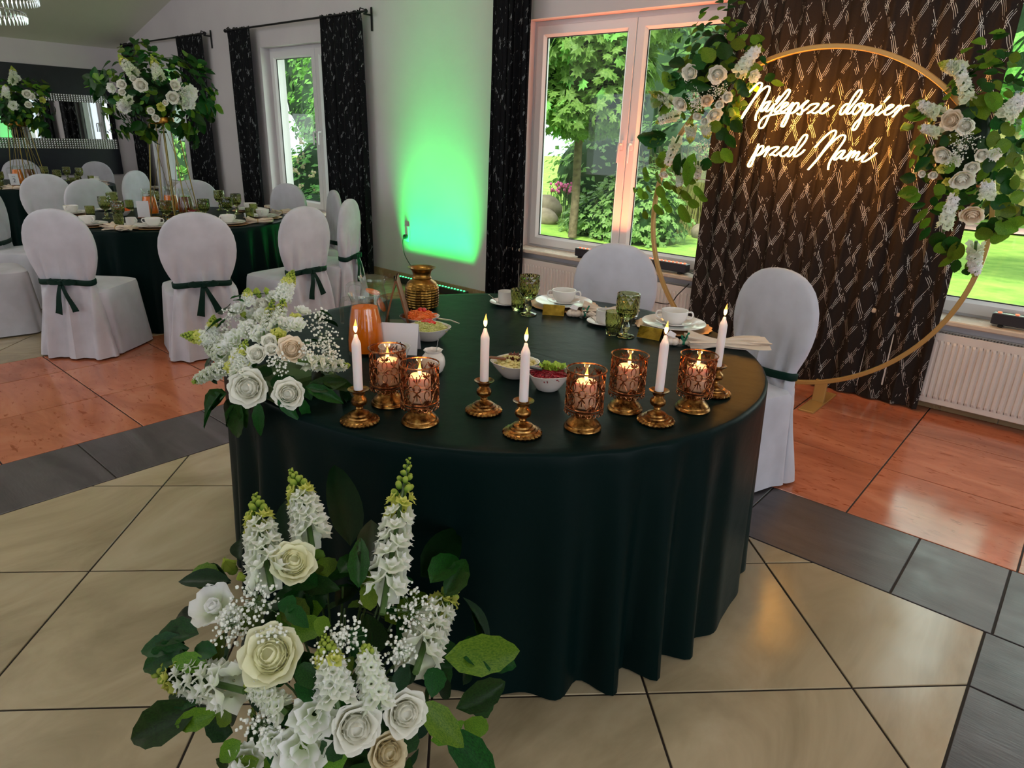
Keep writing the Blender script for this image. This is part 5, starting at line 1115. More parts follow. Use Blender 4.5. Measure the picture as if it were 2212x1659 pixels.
D_hoop_left = {'c':(-2.05,4.16,1.92),'heads':[('rose',-2.11,4.002,1.887,0.041,-0.987,-0.155,0.0564),('rose',-1.934,4.007,1.875,0.519,-0.84,-0.161,0.0585),('rose',-2.158,4.015,1.717,0.018,-0.859,-0.511,0.0535),('rose',-1.929,4.023,1.655,0.453,-0.734,-0.506,0.0524),('peach',-1.982,4.01,1.734,0.384,-0.804,-0.454,0.0433),('rose',-2.036,4.016,1.649,0.278,-0.78,-0.56,0.0311),('ranun',-1.863,4.023,1.754,0.582,-0.73,-0.358,0.0368),('ranun',-1.904,4.02,1.714,0.509,-0.743,-0.434,0.0307),('bud',-1.827,4.04,1.672,0.59,-0.682,-0.433,0.0367),('ranun',-2.287,4.139,1.295,0.066,-0.673,-0.737,0.0359),('ranun',-1.986,4.022,1.621,0.36,-0.746,-0.56,0.0279),('ruffle',-1.731,4.057,1.864,0.746,-0.652,-0.138,0.0366),('bud',-2.089,4.021,1.62,0.191,-0.782,-0.594,0.0188),('bud',-2.07,4.021,1.618,0.223,-0.775,-0.591,0.0187)],'spikes':[('stock',-1.728,4.06,2.018,-1.814,4.028,1.876,0.0612),('stock',-2.346,4.079,1.611,-2.177,4.024,1.651,0.0474),('stock',-2.273,4.141,1.34,-2.165,4.046,1.517,0.0507),('snap',-2.078,4.045,1.493,-2.075,4.026,1.586,0.0375),('snap',-1.958,4.042,1.523,-1.976,4.027,1.596,0.0371),('stock',-2.055,4.157,1.277,-2.025,4.082,1.381,0.0377),('snap',-2.459,4.125,1.798,-2.224,4.023,1.725,0.0349),('snap',-2.171,4.147,1.177,-2.17,4.149,1.293,0.0291)],'breath':[(-2.055,4.005,1.759,0.0622),(-1.92,4.012,1.784,0.0615),(-1.995,4.049,1.479,0.0623),(-2.047,4.01,1.708,0.0435)],'leaves':[('leaf',-1.846,4.021,1.996,-1.835,4.029,2.079,0.0615),('leaf',-1.797,4.034,1.995,-1.699,4.077,2.03,0.0429),('leaf',-1.78,4.041,2.042,-1.738,4.06,2.066,0.043),('leaf',-1.891,4.012,1.95,-1.932,4.01,2.047,0.0677),('leaf',-1.97,4.003,1.94,-2.04,4.002,2.023,0.0619),('leaf',-2.022,4.0,1.904,-2.095,4.002,1.994,0.0621),('leaf',-2.085,4.001,1.931,-2.249,4.019,1.939,0.0563),('leaf',-2.148,4.004,1.934,-2.29,4.029,1.967,0.0504),('leaf',-2.172,4.007,1.871,-2.315,4.036,1.877,0.0379),('leaf',-2.198,4.013,1.808,-2.36,4.052,1.906,0.0316),('leaf',-2.167,4.008,1.833,-2.332,4.043,1.86,0.0441),('leaf',-2.103,4.003,1.831,-2.266,4.027,1.784,0.0501),('leaf',-2.262,4.03,1.744,-2.446,4.127,1.709,0.0383),('leaf',-2.263,4.029,1.757,-2.498,4.121,1.731,0.0255),('leaf',-2.221,4.026,1.691,-2.443,4.127,1.681,0.0318),('leaf',-2.254,4.067,1.515,-2.507,4.12,1.51,0.0257),('leaf',-2.253,4.059,1.543,-2.487,4.122,1.481,0.0256),('leaf',-2.295,4.078,1.528,-2.417,4.128,1.455,0.0258),('leaf',-2.353,4.124,1.514,-2.381,4.132,1.427,0.0262),('leaf',-1.794,4.038,1.791,-1.748,4.056,1.767,0.0367),('leaf',-1.685,4.083,1.848,-1.633,4.143,1.88,0.0336),('leaf',-1.654,4.112,1.835,-1.613,4.185,1.825,0.0276),('leaf',-1.829,4.047,1.629,-1.776,4.08,1.567,0.049),('leaf',-1.905,4.039,1.576,-1.849,4.063,1.526,0.0555),('leaf',-1.85,4.056,1.552,-1.812,4.095,1.476,0.0431),('leaf',-1.929,4.068,1.445,-1.879,4.106,1.393,0.0559),('leaf',-1.875,4.071,1.473,-1.834,4.138,1.395,0.0495),('leaf',-1.958,4.073,1.417,-1.996,4.113,1.332,0.0499),('leaf',-2.113,4.072,1.41,-2.108,4.154,1.297,0.0507),('leaf',-2.146,4.067,1.436,-2.2,4.146,1.277,0.0444),('leaf',-2.264,4.105,1.432,-2.342,4.135,1.371,0.0453),('leaf',-2.047,4.059,1.44,-2.117,4.152,1.254,0.0439),('leaf',-2.135,4.005,1.832,-1.981,4.005,1.804,0.0502),('leaf',-1.879,4.039,1.603,-1.961,4.029,1.588,0.0492),('leaf',-1.783,4.037,1.9,-1.694,4.075,1.924,0.0428),('round',-2.42,4.127,1.338,-2.444,4.123,1.248,0.0429),('round',-2.379,4.13,1.267,-2.469,4.121,1.261,0.0428),('round',-2.335,4.135,1.313,-2.357,4.132,1.223,0.0492),('round',-2.39,4.128,1.221,-2.399,4.126,1.161,0.0429),('round',-2.307,4.136,1.227,-2.296,4.136,1.138,0.0458),('round',-2.262,4.141,1.259,-2.269,4.139,1.185,0.0456),('round',-2.379,4.128,1.132,-2.411,4.125,1.175,0.0396),('round',-2.325,4.132,1.106,-2.298,4.133,1.018,0.0394),('round',-2.47,4.12,1.186,-2.52,4.114,1.17,0.0266),('round',-2.226,4.143,1.232,-2.155,4.148,1.179,0.0455),('round',-2.194,4.146,1.234,-2.215,4.143,1.145,0.0454),('round',-2.143,4.15,1.209,-2.115,4.15,1.123,0.0452),('round',-2.147,4.148,1.121,-2.111,4.148,0.976,0.0485),('round',-2.088,4.153,1.155,-2.046,4.155,1.085,0.045),('round',-2.03,4.158,1.188,-1.991,4.16,1.133,0.032),('round',-2.24,4.135,1.376,-2.198,4.146,1.263,0.0455),('round',-2.069,4.156,1.242,-2.025,4.158,1.159,0.0417),('round',-2.387,4.126,1.056,-2.402,4.122,0.984,0.033),('round',-2.243,4.14,1.113,-2.219,4.141,1.055,0.0391),('round',-2.282,4.137,1.154,-2.241,4.14,1.098,0.0392),('round',-2.139,4.151,1.295,-2.084,4.155,1.241,0.0419),('round',-2.345,4.135,1.4,-2.32,4.136,1.329,0.0459),('round',-2.455,4.122,1.202,-2.413,4.124,1.129,0.0398)]}
D_hoop_right = {'c':(-0.62,4.14,1.62),'heads':[('peach',-0.692,3.974,1.639,-0.134,-0.99,0.041,0.0557),('rose',-0.627,3.97,1.613,0.052,-0.998,-0.034,0.0444),('rose',-0.695,3.977,1.484,-0.104,-0.932,-0.348,0.0502),('rose',-0.588,3.983,1.374,0.146,-0.86,-0.489,0.0584),('peach',-0.514,4.016,1.211,0.236,-0.782,-0.577,0.0616),('bud',-0.891,4.028,1.606,-0.5,-0.865,-0.048,0.0399),('ranun',-0.534,3.978,1.489,0.281,-0.903,-0.326,0.036),('ranun',-0.56,3.98,1.431,0.209,-0.882,-0.421,0.0388),('ranun',-0.716,3.987,1.388,-0.104,-0.873,-0.476,0.0252),('yellow',-0.645,3.984,1.36,0.038,-0.861,-0.507,0.0251),('ranun',-0.767,3.996,1.391,-0.198,-0.865,-0.461,0.0225),('ruffle',-0.641,3.976,1.452,0.031,-0.914,-0.404,0.0334),('yellow',-0.683,3.981,1.418,-0.052,-0.893,-0.447,0.0251),('ruffle',-0.486,3.986,1.491,0.379,-0.874,-0.304,0.0332)],'spikes':[('snap',-0.811,4.015,1.896,-0.707,3.987,1.862,0.0393),('stock',-0.743,3.998,1.904,-0.645,3.972,1.721,0.0473),('stock',-0.863,4.017,1.72,-0.749,3.982,1.67,0.0476),('stock',-0.829,4.002,1.607,-0.729,3.978,1.58,0.0391),('stock',-0.6,3.989,1.321,-0.618,4.024,1.139,0.0508),('stock',-0.448,4.137,0.91,-0.475,4.076,1.069,0.0541),('stock',-0.489,3.995,1.376,-0.474,4.008,1.302,0.0502),('stock',-0.431,3.999,1.75,-0.484,3.983,1.652,0.061)],'breath':[(-0.614,3.971,1.546,0.0721),(-0.631,3.973,1.495,0.05)],'leaves':[('leaf',-0.838,4.006,1.692,-0.905,4.037,1.682,0.0283),('leaf',-0.831,4.003,1.66,-0.911,4.041,1.661,0.0339),('leaf',-0.785,3.99,1.554,-0.834,4.005,1.531,0.0393),('leaf',-0.775,3.989,1.511,-0.825,4.004,1.488,0.0393),('leaf',-0.759,3.985,1.533,-0.796,3.998,1.456,0.0336),('leaf',-0.745,3.985,1.469,-0.806,4.006,1.4,0.0392),('leaf',-0.788,4.005,1.368,-0.868,4.036,1.362,0.0395),('leaf',-0.767,4.006,1.313,-0.865,4.051,1.281,0.0451),('leaf',-0.751,4.006,1.291,-0.825,4.035,1.262,0.0451),('leaf',-0.722,4.008,1.249,-0.794,4.033,1.218,0.0225),('leaf',-0.707,4.01,1.227,-0.76,4.04,1.151,0.0225),('leaf',-0.688,4.017,1.183,-0.741,4.05,1.105,0.0226),('leaf',-0.68,4.028,1.137,-0.723,4.065,1.059,0.0226),('leaf',-0.635,4.03,1.119,-0.643,4.063,1.033,0.0565),('leaf',-0.591,4.036,1.1,-0.561,4.068,1.031,0.0566),('leaf',-0.628,4.045,1.072,-0.598,4.081,1.002,0.0454),('leaf',-0.558,4.084,1.007,-0.613,4.134,0.934,0.0286),('leaf',-0.538,4.12,0.982,-0.544,4.135,0.908,0.0347),('leaf',-0.499,4.137,0.938,-0.489,4.136,0.892,0.029),('leaf',-0.603,3.971,1.701,-0.581,3.975,1.76,0.05),('leaf',-0.566,3.973,1.701,-0.518,3.979,1.72,0.0499),('leaf',-0.563,3.976,1.76,-0.595,3.978,1.819,0.0389),('leaf',-0.535,3.975,1.641,-0.477,3.984,1.622,0.0498),('leaf',-0.593,3.971,1.66,-0.654,3.971,1.68,0.0499),('leaf',-0.654,3.975,1.761,-0.659,3.979,1.821,0.0334),('leaf',-0.561,3.974,1.518,-0.511,3.979,1.541,0.0499),('leaf',-0.534,3.976,1.56,-0.481,3.984,1.562,0.0554),('leaf',-0.489,3.984,1.521,-0.425,3.999,1.544,0.0499),('leaf',-0.462,3.998,1.398,-0.393,4.021,1.402,0.0556),('leaf',-0.435,4.011,1.358,-0.362,4.046,1.341,0.0501),('leaf',-0.457,4.014,1.292,-0.383,4.048,1.275,0.0558),('leaf',-0.431,4.031,1.251,-0.358,4.08,1.233,0.0617),('leaf',-0.44,4.039,1.206,-0.377,4.118,1.14,0.0675),('leaf',-0.418,4.055,1.185,-0.357,4.143,1.163,0.0621),('leaf',-0.472,4.034,1.181,-0.424,4.081,1.116,0.0562),('leaf',-0.441,3.998,1.462,-0.385,4.016,1.485,0.05),('leaf',-0.387,4.04,1.297,-0.338,4.068,1.321,0.0449),('leaf',-0.683,3.973,1.556,-0.718,3.978,1.534,0.0445),('leaf',-0.632,3.979,1.41,-0.678,3.979,1.44,0.0389),('leaf',-0.819,4.0,1.702,-0.86,4.017,1.735,0.0282),('leaf',-0.61,3.991,1.303,-0.544,4.001,1.264,0.0502),('leaf',-0.658,3.987,1.343,-0.689,3.995,1.297,0.0446),('leaf',-0.62,3.998,1.258,-0.676,4.005,1.23,0.0392),('leaf',-0.516,3.998,1.31,-0.525,4.004,1.265,0.0446),('leaf',-0.524,3.983,1.437,-0.473,3.991,1.45,0.0499),('round',-0.811,3.998,1.712,-0.903,4.038,1.721,0.0338),('round',-0.804,3.995,1.681,-0.906,4.038,1.687,0.0338),('round',-0.798,3.992,1.656,-0.893,4.03,1.656,0.0337),('round',-0.829,4.003,1.698,-0.872,4.019,1.665,0.0339),('round',-0.552,3.973,1.641,-0.617,3.974,1.76,0.0499),('round',-0.526,3.977,1.681,-0.55,3.978,1.779,0.0499),('round',-0.477,3.984,1.582,-0.443,3.992,1.623,0.0499),('round',-0.401,4.023,1.36,-0.363,4.038,1.383,0.0502),('round',-0.362,4.086,1.21,-0.317,4.143,1.189,0.0454),('round',-0.41,4.078,1.14,-0.378,4.141,1.093,0.0568),('round',-0.467,4.042,1.159,-0.438,4.086,1.091,0.0507),('round',-0.549,4.048,1.081,-0.556,4.111,0.981,0.051),('round',-0.607,4.045,1.074,-0.619,4.074,1.011,0.0511),('round',-0.481,4.138,0.988,-0.474,4.137,0.918,0.0348),('round',-0.405,4.042,1.252,-0.348,4.097,1.222,0.0506),('round',-0.402,4.013,1.443,-0.369,4.025,1.465,0.0445)]}
D_stand_near = {'c':(-5.985,2.484,1.748),'heads':[('rose',-5.651,2.265,1.763,0.884,-0.468,-0.0,0.0631),('rose',-5.591,2.46,1.689,0.969,-0.227,-0.094,0.059),('rose',-5.586,2.488,1.778,0.981,-0.193,0.018,0.0507),('ranun',-5.742,2.167,1.764,0.794,-0.608,0.001,0.0466),('ranun',-5.748,2.164,1.711,0.787,-0.613,-0.068,0.0339),('ranun',-5.682,2.231,1.805,0.855,-0.516,0.053,0.0337),('ranun',-5.668,2.318,1.588,0.883,-0.412,-0.226,0.038),('ranun',-5.685,2.355,1.54,0.88,-0.372,-0.297,0.0382),('ruffle',-5.603,2.572,1.676,0.99,-0.086,-0.115,0.0809),('ruffle',-5.605,2.61,1.734,0.999,-0.037,-0.038,0.0683),('ruffle',-5.781,2.174,1.613,0.761,-0.618,-0.201,0.0597),('ruffle',-5.607,2.392,1.831,0.946,-0.312,0.086,0.0379),('yellow',-5.626,2.38,1.62,0.927,-0.329,-0.182,0.0379),('ranun',-5.608,2.407,1.65,0.946,-0.293,-0.142,0.0295),('ruffle',-5.822,2.119,1.737,0.716,-0.698,-0.035,0.0428)],'spikes':[('snap',-5.84,2.212,1.976,-5.682,2.243,1.837,0.0464),('snap',-5.699,2.389,1.985,-5.604,2.388,1.815,0.0463),('stock',-5.633,2.64,1.65,-5.591,2.501,1.688,0.0592),('stock',-5.828,2.167,1.58,-5.722,2.198,1.662,0.0508)],'breath':[(-5.589,2.544,1.746,0.0594)],'leaves':[('leaf',-5.794,2.136,1.706,-6.124,2.073,1.752,0.0597),('leaf',-5.803,2.128,1.737,-6.113,2.103,1.799,0.0512),('leaf',-5.78,2.146,1.801,-5.943,2.098,1.833,0.0511),('leaf',-5.868,2.12,1.642,-6.118,2.103,1.692,0.0603),('leaf',-5.88,2.147,1.579,-6.107,2.14,1.544,0.0605),('leaf',-5.937,2.219,1.482,-6.078,2.206,1.394,0.0437),('leaf',-5.833,2.218,1.517,-6.059,2.27,1.406,0.0517),('leaf',-5.74,2.254,1.552,-5.948,2.383,1.401,0.0596),('leaf',-5.726,2.311,1.521,-6.014,2.389,1.382,0.0597),('leaf',-5.721,2.39,1.491,-5.785,2.427,1.44,0.0513),('leaf',-5.608,2.519,1.63,-5.684,2.695,1.605,0.0679),('leaf',-5.628,2.559,1.599,-5.837,2.795,1.52,0.0597),('leaf',-5.649,2.564,1.565,-5.862,2.737,1.429,0.0599),('leaf',-5.692,2.615,1.533,-5.849,2.749,1.357,0.0519),('leaf',-5.619,2.645,1.737,-5.784,2.882,1.795,0.0429),('leaf',-5.631,2.66,1.804,-5.792,2.844,1.923,0.043),('leaf',-5.622,2.592,1.864,-5.812,2.801,1.954,0.0428),('leaf',-5.62,2.525,1.89,-5.822,2.703,2.012,0.0426),('leaf',-5.664,2.382,1.942,-5.829,2.401,2.071,0.0595),('leaf',-5.7,2.297,1.936,-5.838,2.336,2.055,0.0595),('leaf',-5.717,2.271,1.934,-5.889,2.261,2.034,0.0426),('leaf',-5.644,2.33,1.874,-5.72,2.415,2.01,0.0591),('leaf',-5.71,2.226,1.868,-5.805,2.203,1.946,0.0339),('leaf',-5.664,2.268,1.839,-5.722,2.31,1.969,0.0675),('leaf',-5.625,2.39,1.879,-5.667,2.453,1.965,0.0592),('leaf',-5.604,2.444,1.851,-5.663,2.536,1.957,0.0507),('leaf',-5.611,2.596,1.667,-5.788,2.885,1.649,0.0427),('leaf',-5.684,2.695,1.605,-5.798,2.867,1.559,0.0434),('leaf',-5.701,2.203,1.741,-5.818,2.133,1.832,0.0591),('leaf',-5.664,2.272,1.65,-5.74,2.226,1.583,0.0758),('leaf',-5.618,2.33,1.716,-5.664,2.272,1.65,0.0756),('leaf',-5.596,2.393,1.752,-5.614,2.381,1.846,0.0672),('leaf',-5.683,2.397,1.525,-5.746,2.521,1.461,0.0596),('leaf',-5.667,2.496,1.529,-5.901,2.659,1.426,0.0598),('leaf',-5.664,2.249,1.712,-5.615,2.333,1.748,0.0673),('leaf',-5.742,2.176,1.677,-5.896,2.125,1.61,0.0594),('leaf',-5.629,2.315,1.81,-5.6,2.382,1.783,0.0673),('leaf',-5.63,2.418,1.592,-5.643,2.525,1.564,0.0677),('leaf',-5.878,2.102,1.705,-6.12,2.085,1.772,0.0431),('leaf',-5.693,2.746,1.676,-5.78,2.894,1.754,0.0393),('leaf',-5.878,2.711,1.463,-5.868,2.71,1.349,0.0536),('leaf',-5.844,2.251,1.485,-5.823,2.23,1.511,0.0519),('leaf',-6.09,2.196,1.513,-6.1,2.139,1.409,0.0268)]}
D_stand_far = {'c':(-9.978,2.557,1.674),'heads':[('rose',-9.574,2.587,1.766,0.99,-0.087,0.106,0.0616),('rose',-9.559,2.575,1.654,0.994,-0.101,-0.033,0.0478),('ruffle',-9.578,2.435,1.638,0.962,-0.269,-0.053,0.0614),('rose',-9.573,2.627,1.745,0.996,-0.037,0.079,0.048),('ruffle',-9.708,2.564,1.935,0.917,-0.121,0.379,0.0416),('yellow',-9.602,2.738,1.712,0.994,0.105,0.04,0.0414)],'spikes':[('snap',-9.936,2.585,2.068,-9.659,2.499,1.891,0.0482),('stock',-9.64,2.416,1.842,-9.599,2.381,1.711,0.0614)],'breath':[],'leaves':[('leaf',-9.594,2.433,1.58,-9.702,2.353,1.478,0.0615),('leaf',-9.594,2.558,1.536,-9.716,2.614,1.413,0.0617),('leaf',-9.584,2.606,1.563,-9.865,2.754,1.388,0.0617),('leaf',-9.573,2.662,1.639,-9.665,2.787,1.545,0.0617),('leaf',-9.585,2.683,1.738,-9.751,2.857,1.825,0.055),('leaf',-9.61,2.617,1.831,-9.873,2.865,1.913,0.055),('leaf',-9.591,2.648,1.785,-9.764,2.846,1.85,0.055),('leaf',-9.586,2.405,1.674,-9.636,2.313,1.693,0.0614),('leaf',-9.66,2.417,1.866,-9.748,2.36,1.911,0.055),('leaf',-9.575,2.517,1.584,-9.641,2.471,1.483,0.0615),('leaf',-9.563,2.488,1.679,-9.585,2.515,1.559,0.0682),('leaf',-9.56,2.581,1.708,-9.584,2.684,1.616,0.0683),('leaf',-9.597,2.426,1.771,-9.618,2.343,1.647,0.0615),('leaf',-9.602,2.547,1.827,-9.687,2.652,1.908,0.0549),('leaf',-9.582,2.697,1.69,-9.628,2.789,1.671,0.0481),('leaf',-9.635,2.429,1.506,-9.728,2.428,1.422,0.0549),('leaf',-9.633,2.628,1.489,-9.884,2.738,1.377,0.0551)]}
D_neon = [[(-1.816,1.772),(-1.787,1.802),(-1.757,1.833),(-1.741,1.84),(-1.729,1.832),(-1.733,1.812),(-1.756,1.767),(-1.786,1.717),(-1.813,1.673),(-1.824,1.643)],[(-1.824,1.643),(-1.798,1.689),(-1.766,1.749),(-1.735,1.79),(-1.704,1.816),(-1.688,1.82),(-1.68,1.811),(-1.682,1.789),(-1.698,1.749),(-1.716,1.708),(-1.732,1.68),(-1.738,1.657),(-1.736,1.634)],[(-1.664,1.74),(-1.681,1.735),(-1.697,1.726),(-1.71,1.703),(-1.713,1.687),(-1.703,1.686),(-1.686,1.706),(-1.67,1.728),(-1.662,1.742),(-1.674,1.712),(-1.683,1.692),(-1.677,1.684),(-1.663,1.692),(-1.639,1.724)],[(-1.637,1.726),(-1.647,1.685),(-1.662,1.651),(-1.677,1.607),(-1.692,1.593),(-1.708,1.595),(-1.711,1.614),(-1.7,1.639),(-1.678,1.658),(-1.644,1.665),(-1.608,1.673),(-1.565,1.677)],[(-1.615,1.768),(-1.632,1.737)],[(-1.631,1.721),(-1.606,1.757),(-1.581,1.792),(-1.567,1.801),(-1.56,1.79),(-1.573,1.761),(-1.602,1.724),(-1.625,1.697),(-1.63,1.684),(-1.617,1.682),(-1.593,1.699),(-1.569,1.715),(-1.559,1.726),(-1.568,1.733),(-1.583,1.724),(-1.596,1.701),(-1.595,1.687),(-1.579,1.685),(-1.555,1.703),(-1.532,1.732)],[(-1.532,1.734),(-1.544,1.703),(-1.56,1.659),(-1.577,1.616),(-1.573,1.603),(-1.561,1.609),(-1.548,1.647),(-1.54,1.686),(-1.525,1.719),(-1.508,1.731),(-1.499,1.721),(-1.505,1.699),(-1.522,1.679),(-1.536,1.674)],[(-1.536,1.674),(-1.516,1.681),(-1.491,1.703),(-1.466,1.73),(-1.447,1.743),(-1.468,1.719),(-1.478,1.706),(-1.471,1.688),(-1.476,1.67),(-1.49,1.669),(-1.498,1.675)],[(-1.471,1.684),(-1.449,1.7),(-1.429,1.72),(-1.389,1.725),(-1.403,1.704),(-1.423,1.686),(-1.442,1.675),(-1.422,1.683),(-1.403,1.675),(-1.386,1.684),(-1.358,1.706),(-1.339,1.723),(-1.345,1.729),(-1.359,1.721),(-1.374,1.695),(-1.374,1.68),(-1.357,1.675),(-1.333,1.693),(-1.305,1.716)],[(-1.229,1.723),(-1.246,1.721),(-1.26,1.704),(-1.266,1.68),(-1.258,1.67),(-1.243,1.685),(-1.228,1.716),(-1.214,1.754),(-1.195,1.787),(-1.181,1.793),(-1.175,1.785),(-1.183,1.76),(-1.204,1.725),(-1.224,1.695),(-1.232,1.678),(-1.222,1.674),(-1.204,1.685),(-1.189,1.716),(-1.172,1.725)],[(-1.172,1.725),(-1.189,1.716),(-1.201,1.691),(-1.197,1.674),(-1.183,1.674),(-1.164,1.695),(-1.153,1.716),(-1.16,1.727),(-1.172,1.725),(-1.174,1.714),(-1.161,1.704),(-1.144,1.712),(-1.134,1.725)],[(-1.134,1.725),(-1.143,1.695),(-1.156,1.653),(-1.176,1.628),(-1.186,1.602),(-1.18,1.591),(-1.168,1.6),(-1.157,1.628),(-1.149,1.662),(-1.139,1.695),(-1.126,1.716),(-1.112,1.72),(-1.107,1.712),(-1.113,1.691),(-1.13,1.672),(-1.135,1.666),(-1.117,1.67),(-1.096,1.689),(-1.064,1.716),(-1.079,1.687),(-1.083,1.671),(-1.073,1.669),(-1.054,1.685),(-1.024,1.7),(-1.007,1.714),(-1.013,1.72),(-1.027,1.714),(-1.04,1.689),(-1.038,1.673),(-1.025,1.671),(-1.005,1.685),(-0.981,1.714)],[(-1.033,1.761),(-1.055,1.732)],[(-0.981,1.714),(-0.969,1.712),(-0.981,1.686),(-1.0,1.659)],[(-0.992,1.677),(-0.971,1.7),(-0.952,1.713),(-0.933,1.716)],[(-0.901,1.712),(-0.914,1.7),(-0.913,1.68),(-0.901,1.676),(-0.888,1.69),(-0.89,1.706),(-0.901,1.712)],[(-1.695,1.505),(-1.707,1.464),(-1.726,1.42),(-1.741,1.384),(-1.734,1.372),(-1.722,1.382),(-1.712,1.416),(-1.701,1.46),(-1.689,1.484),(-1.671,1.495),(-1.664,1.486),(-1.671,1.463),(-1.688,1.444),(-1.697,1.438),(-1.673,1.447),(-1.652,1.471),(-1.632,1.493),(-1.64,1.462),(-1.65,1.433)],[(-1.649,1.438),(-1.631,1.469),(-1.611,1.485),(-1.572,1.49),(-1.593,1.466),(-1.617,1.444),(-1.602,1.448),(-1.581,1.443),(-1.56,1.463),(-1.533,1.478),(-1.521,1.492),(-1.529,1.496),(-1.546,1.482),(-1.556,1.454),(-1.549,1.442),(-1.532,1.443),(-1.511,1.462)],[(-1.482,1.493),(-1.496,1.488),(-1.51,1.458),(-1.511,1.443),(-1.5,1.444),(-1.481,1.47),(-1.466,1.508),(-1.445,1.551),(-1.428,1.563),(-1.42,1.554),(-1.427,1.527),(-1.449,1.492),(-1.472,1.459),(-1.475,1.445),(-1.462,1.444),(-1.438,1.461),(-1.421,1.482)],[(-1.367,1.495),(-1.336,1.538),(-1.302,1.575),(-1.278,1.588),(-1.268,1.58),(-1.274,1.555),(-1.303,1.506),(-1.34,1.437),(-1.383,1.374)],[(-1.383,1.374),(-1.342,1.431),(-1.312,1.481),(-1.279,1.525),(-1.246,1.558),(-1.225,1.565),(-1.215,1.557),(-1.217,1.537),(-1.233,1.504),(-1.254,1.464),(-1.27,1.427),(-1.274,1.402),(-1.273,1.38)],[(-1.203,1.486),(-1.222,1.482),(-1.241,1.464),(-1.252,1.441),(-1.244,1.435),(-1.229,1.449),(-1.202,1.483),(-1.215,1.454),(-1.216,1.442),(-1.201,1.444),(-1.183,1.462),(-1.168,1.485),(-1.174,1.462),(-1.184,1.431)],[(-1.182,1.436),(-1.169,1.467),(-1.153,1.485),(-1.149,1.477),(-1.159,1.448),(-1.145,1.47),(-1.13,1.482),(-1.127,1.473),(-1.137,1.449),(-1.136,1.439),(-1.123,1.443),(-1.101,1.465)],[(-1.087,1.477),(-1.101,1.452),(-1.106,1.437),(-1.097,1.431),(-1.076,1.443),(-1.039,1.479)],[(-1.057,1.529),(-1.081,1.501)]]
D_acrylic = [(-1.839,1.621),(-1.843,1.686),(-1.808,1.826),(-1.715,1.857),(-1.665,1.836),(-1.583,1.793),(-1.555,1.815),(-1.517,1.749),(-1.32,1.747),(-1.211,1.804),(-1.159,1.803),(-1.132,1.758),(-1.035,1.779),(-0.983,1.745),(-0.898,1.747),(-0.87,1.667),(-0.944,1.61),(-1.029,1.593),(-1.023,1.504),(-0.997,1.458),(-1.062,1.412),(-1.133,1.411),(-1.226,1.387),(-1.26,1.367),(-1.296,1.383),(-1.387,1.36),(-1.405,1.39),(-1.545,1.422),(-1.684,1.415),(-1.719,1.363),(-1.76,1.385),(-1.703,1.533),(-1.734,1.584),(-1.819,1.624)]

rf = random.Random(21)
A = thing('floor_arrangement', 'large white flower arrangement on the floor in front of the table', 'flowers', (-1.10, .68, 0))
MB().lathe([(.001, 0), (.12, 0), (.13, .02), (.14, .11), (.13, .14), (.001, .15)], 24).build('pot', M['black_plastic'], A)
m = MB()
for i in range(46):
    d = Vector((rf.gauss(0, 1), rf.gauss(0, 1), abs(rf.gauss(0, 1)) + .4)).normalized(); e = Vector((d.x * .27, d.y * .27, .14 + d.z * .38)); m.tube([(d.x * .05, d.y * .05, .1), (e.x * .5, e.y * .5, .1 + .6 * (e.z - .1)), e], .0028, 5)
m.build('stems', M['stem'], A, kind='stuff')
arrangement(D_floor, A, rf, True, .85, 210, (.30, .30, .33), 1.0, (.3, -.35, .2), leafkind=('leaf', 'leaf', 'leaf', 'light', 'narrow'))
A = thing('table_arrangement', 'white flower arrangement overhanging the left edge of the main table', 'flowers', (-1.74, 1.0, ZT))
MB().bbox(-.10, .10, -.10, .10, 0, .06, .008).build('flower_foam', M['stem'], A, smooth=False)
arrangement(D_table, A, rf, True, .62, 75, (.17, .17, .15), leafkind=('leaf', 'leaf', 'narrow', 'leaf'))
# hoop with its feet
hc = (-1.41, 4.22, 1.052); hr = .967
H = thing('gold_hoop', 'big gold ring stand around the neon sign, on two flat feet', 'hoop stand', (hc[0], hc[1], 0))
m = MB(); rings = []
for i in range(128):
    a = 2 * pi * i / 128; c, s = cos(a), sin(a)
    rings.append([((hr + dr) * c, dy, hc[2] + (hr + dr) * s) for dr, dy in ((-.010, -.014), (.010, -.014), (.013, -.011), (.013, .011), (.010, .014), (-.010, .014), (-.013, .011), (-.013, -.011))])
rings.append(rings[0]); m.loft(rings, caps=False); m.build('ring', M['hoop_gold'], H)
for fx in (-.32, .32):
    m = MB().bbox(fx - .045, fx + .045, -.22, .22, 0, .012, .002); m.build('foot', M['hoop_gold'], H, smooth=False)
    MB().bbox(fx - .035, fx + .035, -.012, .012, .011, .15, .002).build('upright', M['hoop_gold'], H, smooth=False)
for nm, D, lab, cx, cz, rr in (('hoop_arrangement', D_hoop_left, 'white and green flower cluster on the left side of the gold hoop', -2.05, 1.92, (.32, .11, .42)), ('hoop_arrangement', D_hoop_right, 'white and green flower cluster on the right side of the gold hoop', -.66, 1.55, (.28, .11, .48))):
    A = thing(nm, lab, 'flowers', (cx, 4.18, cz)); A['group'] = 'flower clusters on the hoop'
    MB().ball((0, 0, 0), .11, 14, 9, sc=(1, .5, 1.8)).build('moss_base', M['leaf_dark'], A)
    arrangement(D, A, rf, False, .75, 190, rr, .92, (.1, -.9, .1), leafkind=('light', 'leaf', 'leaf', 'light'))
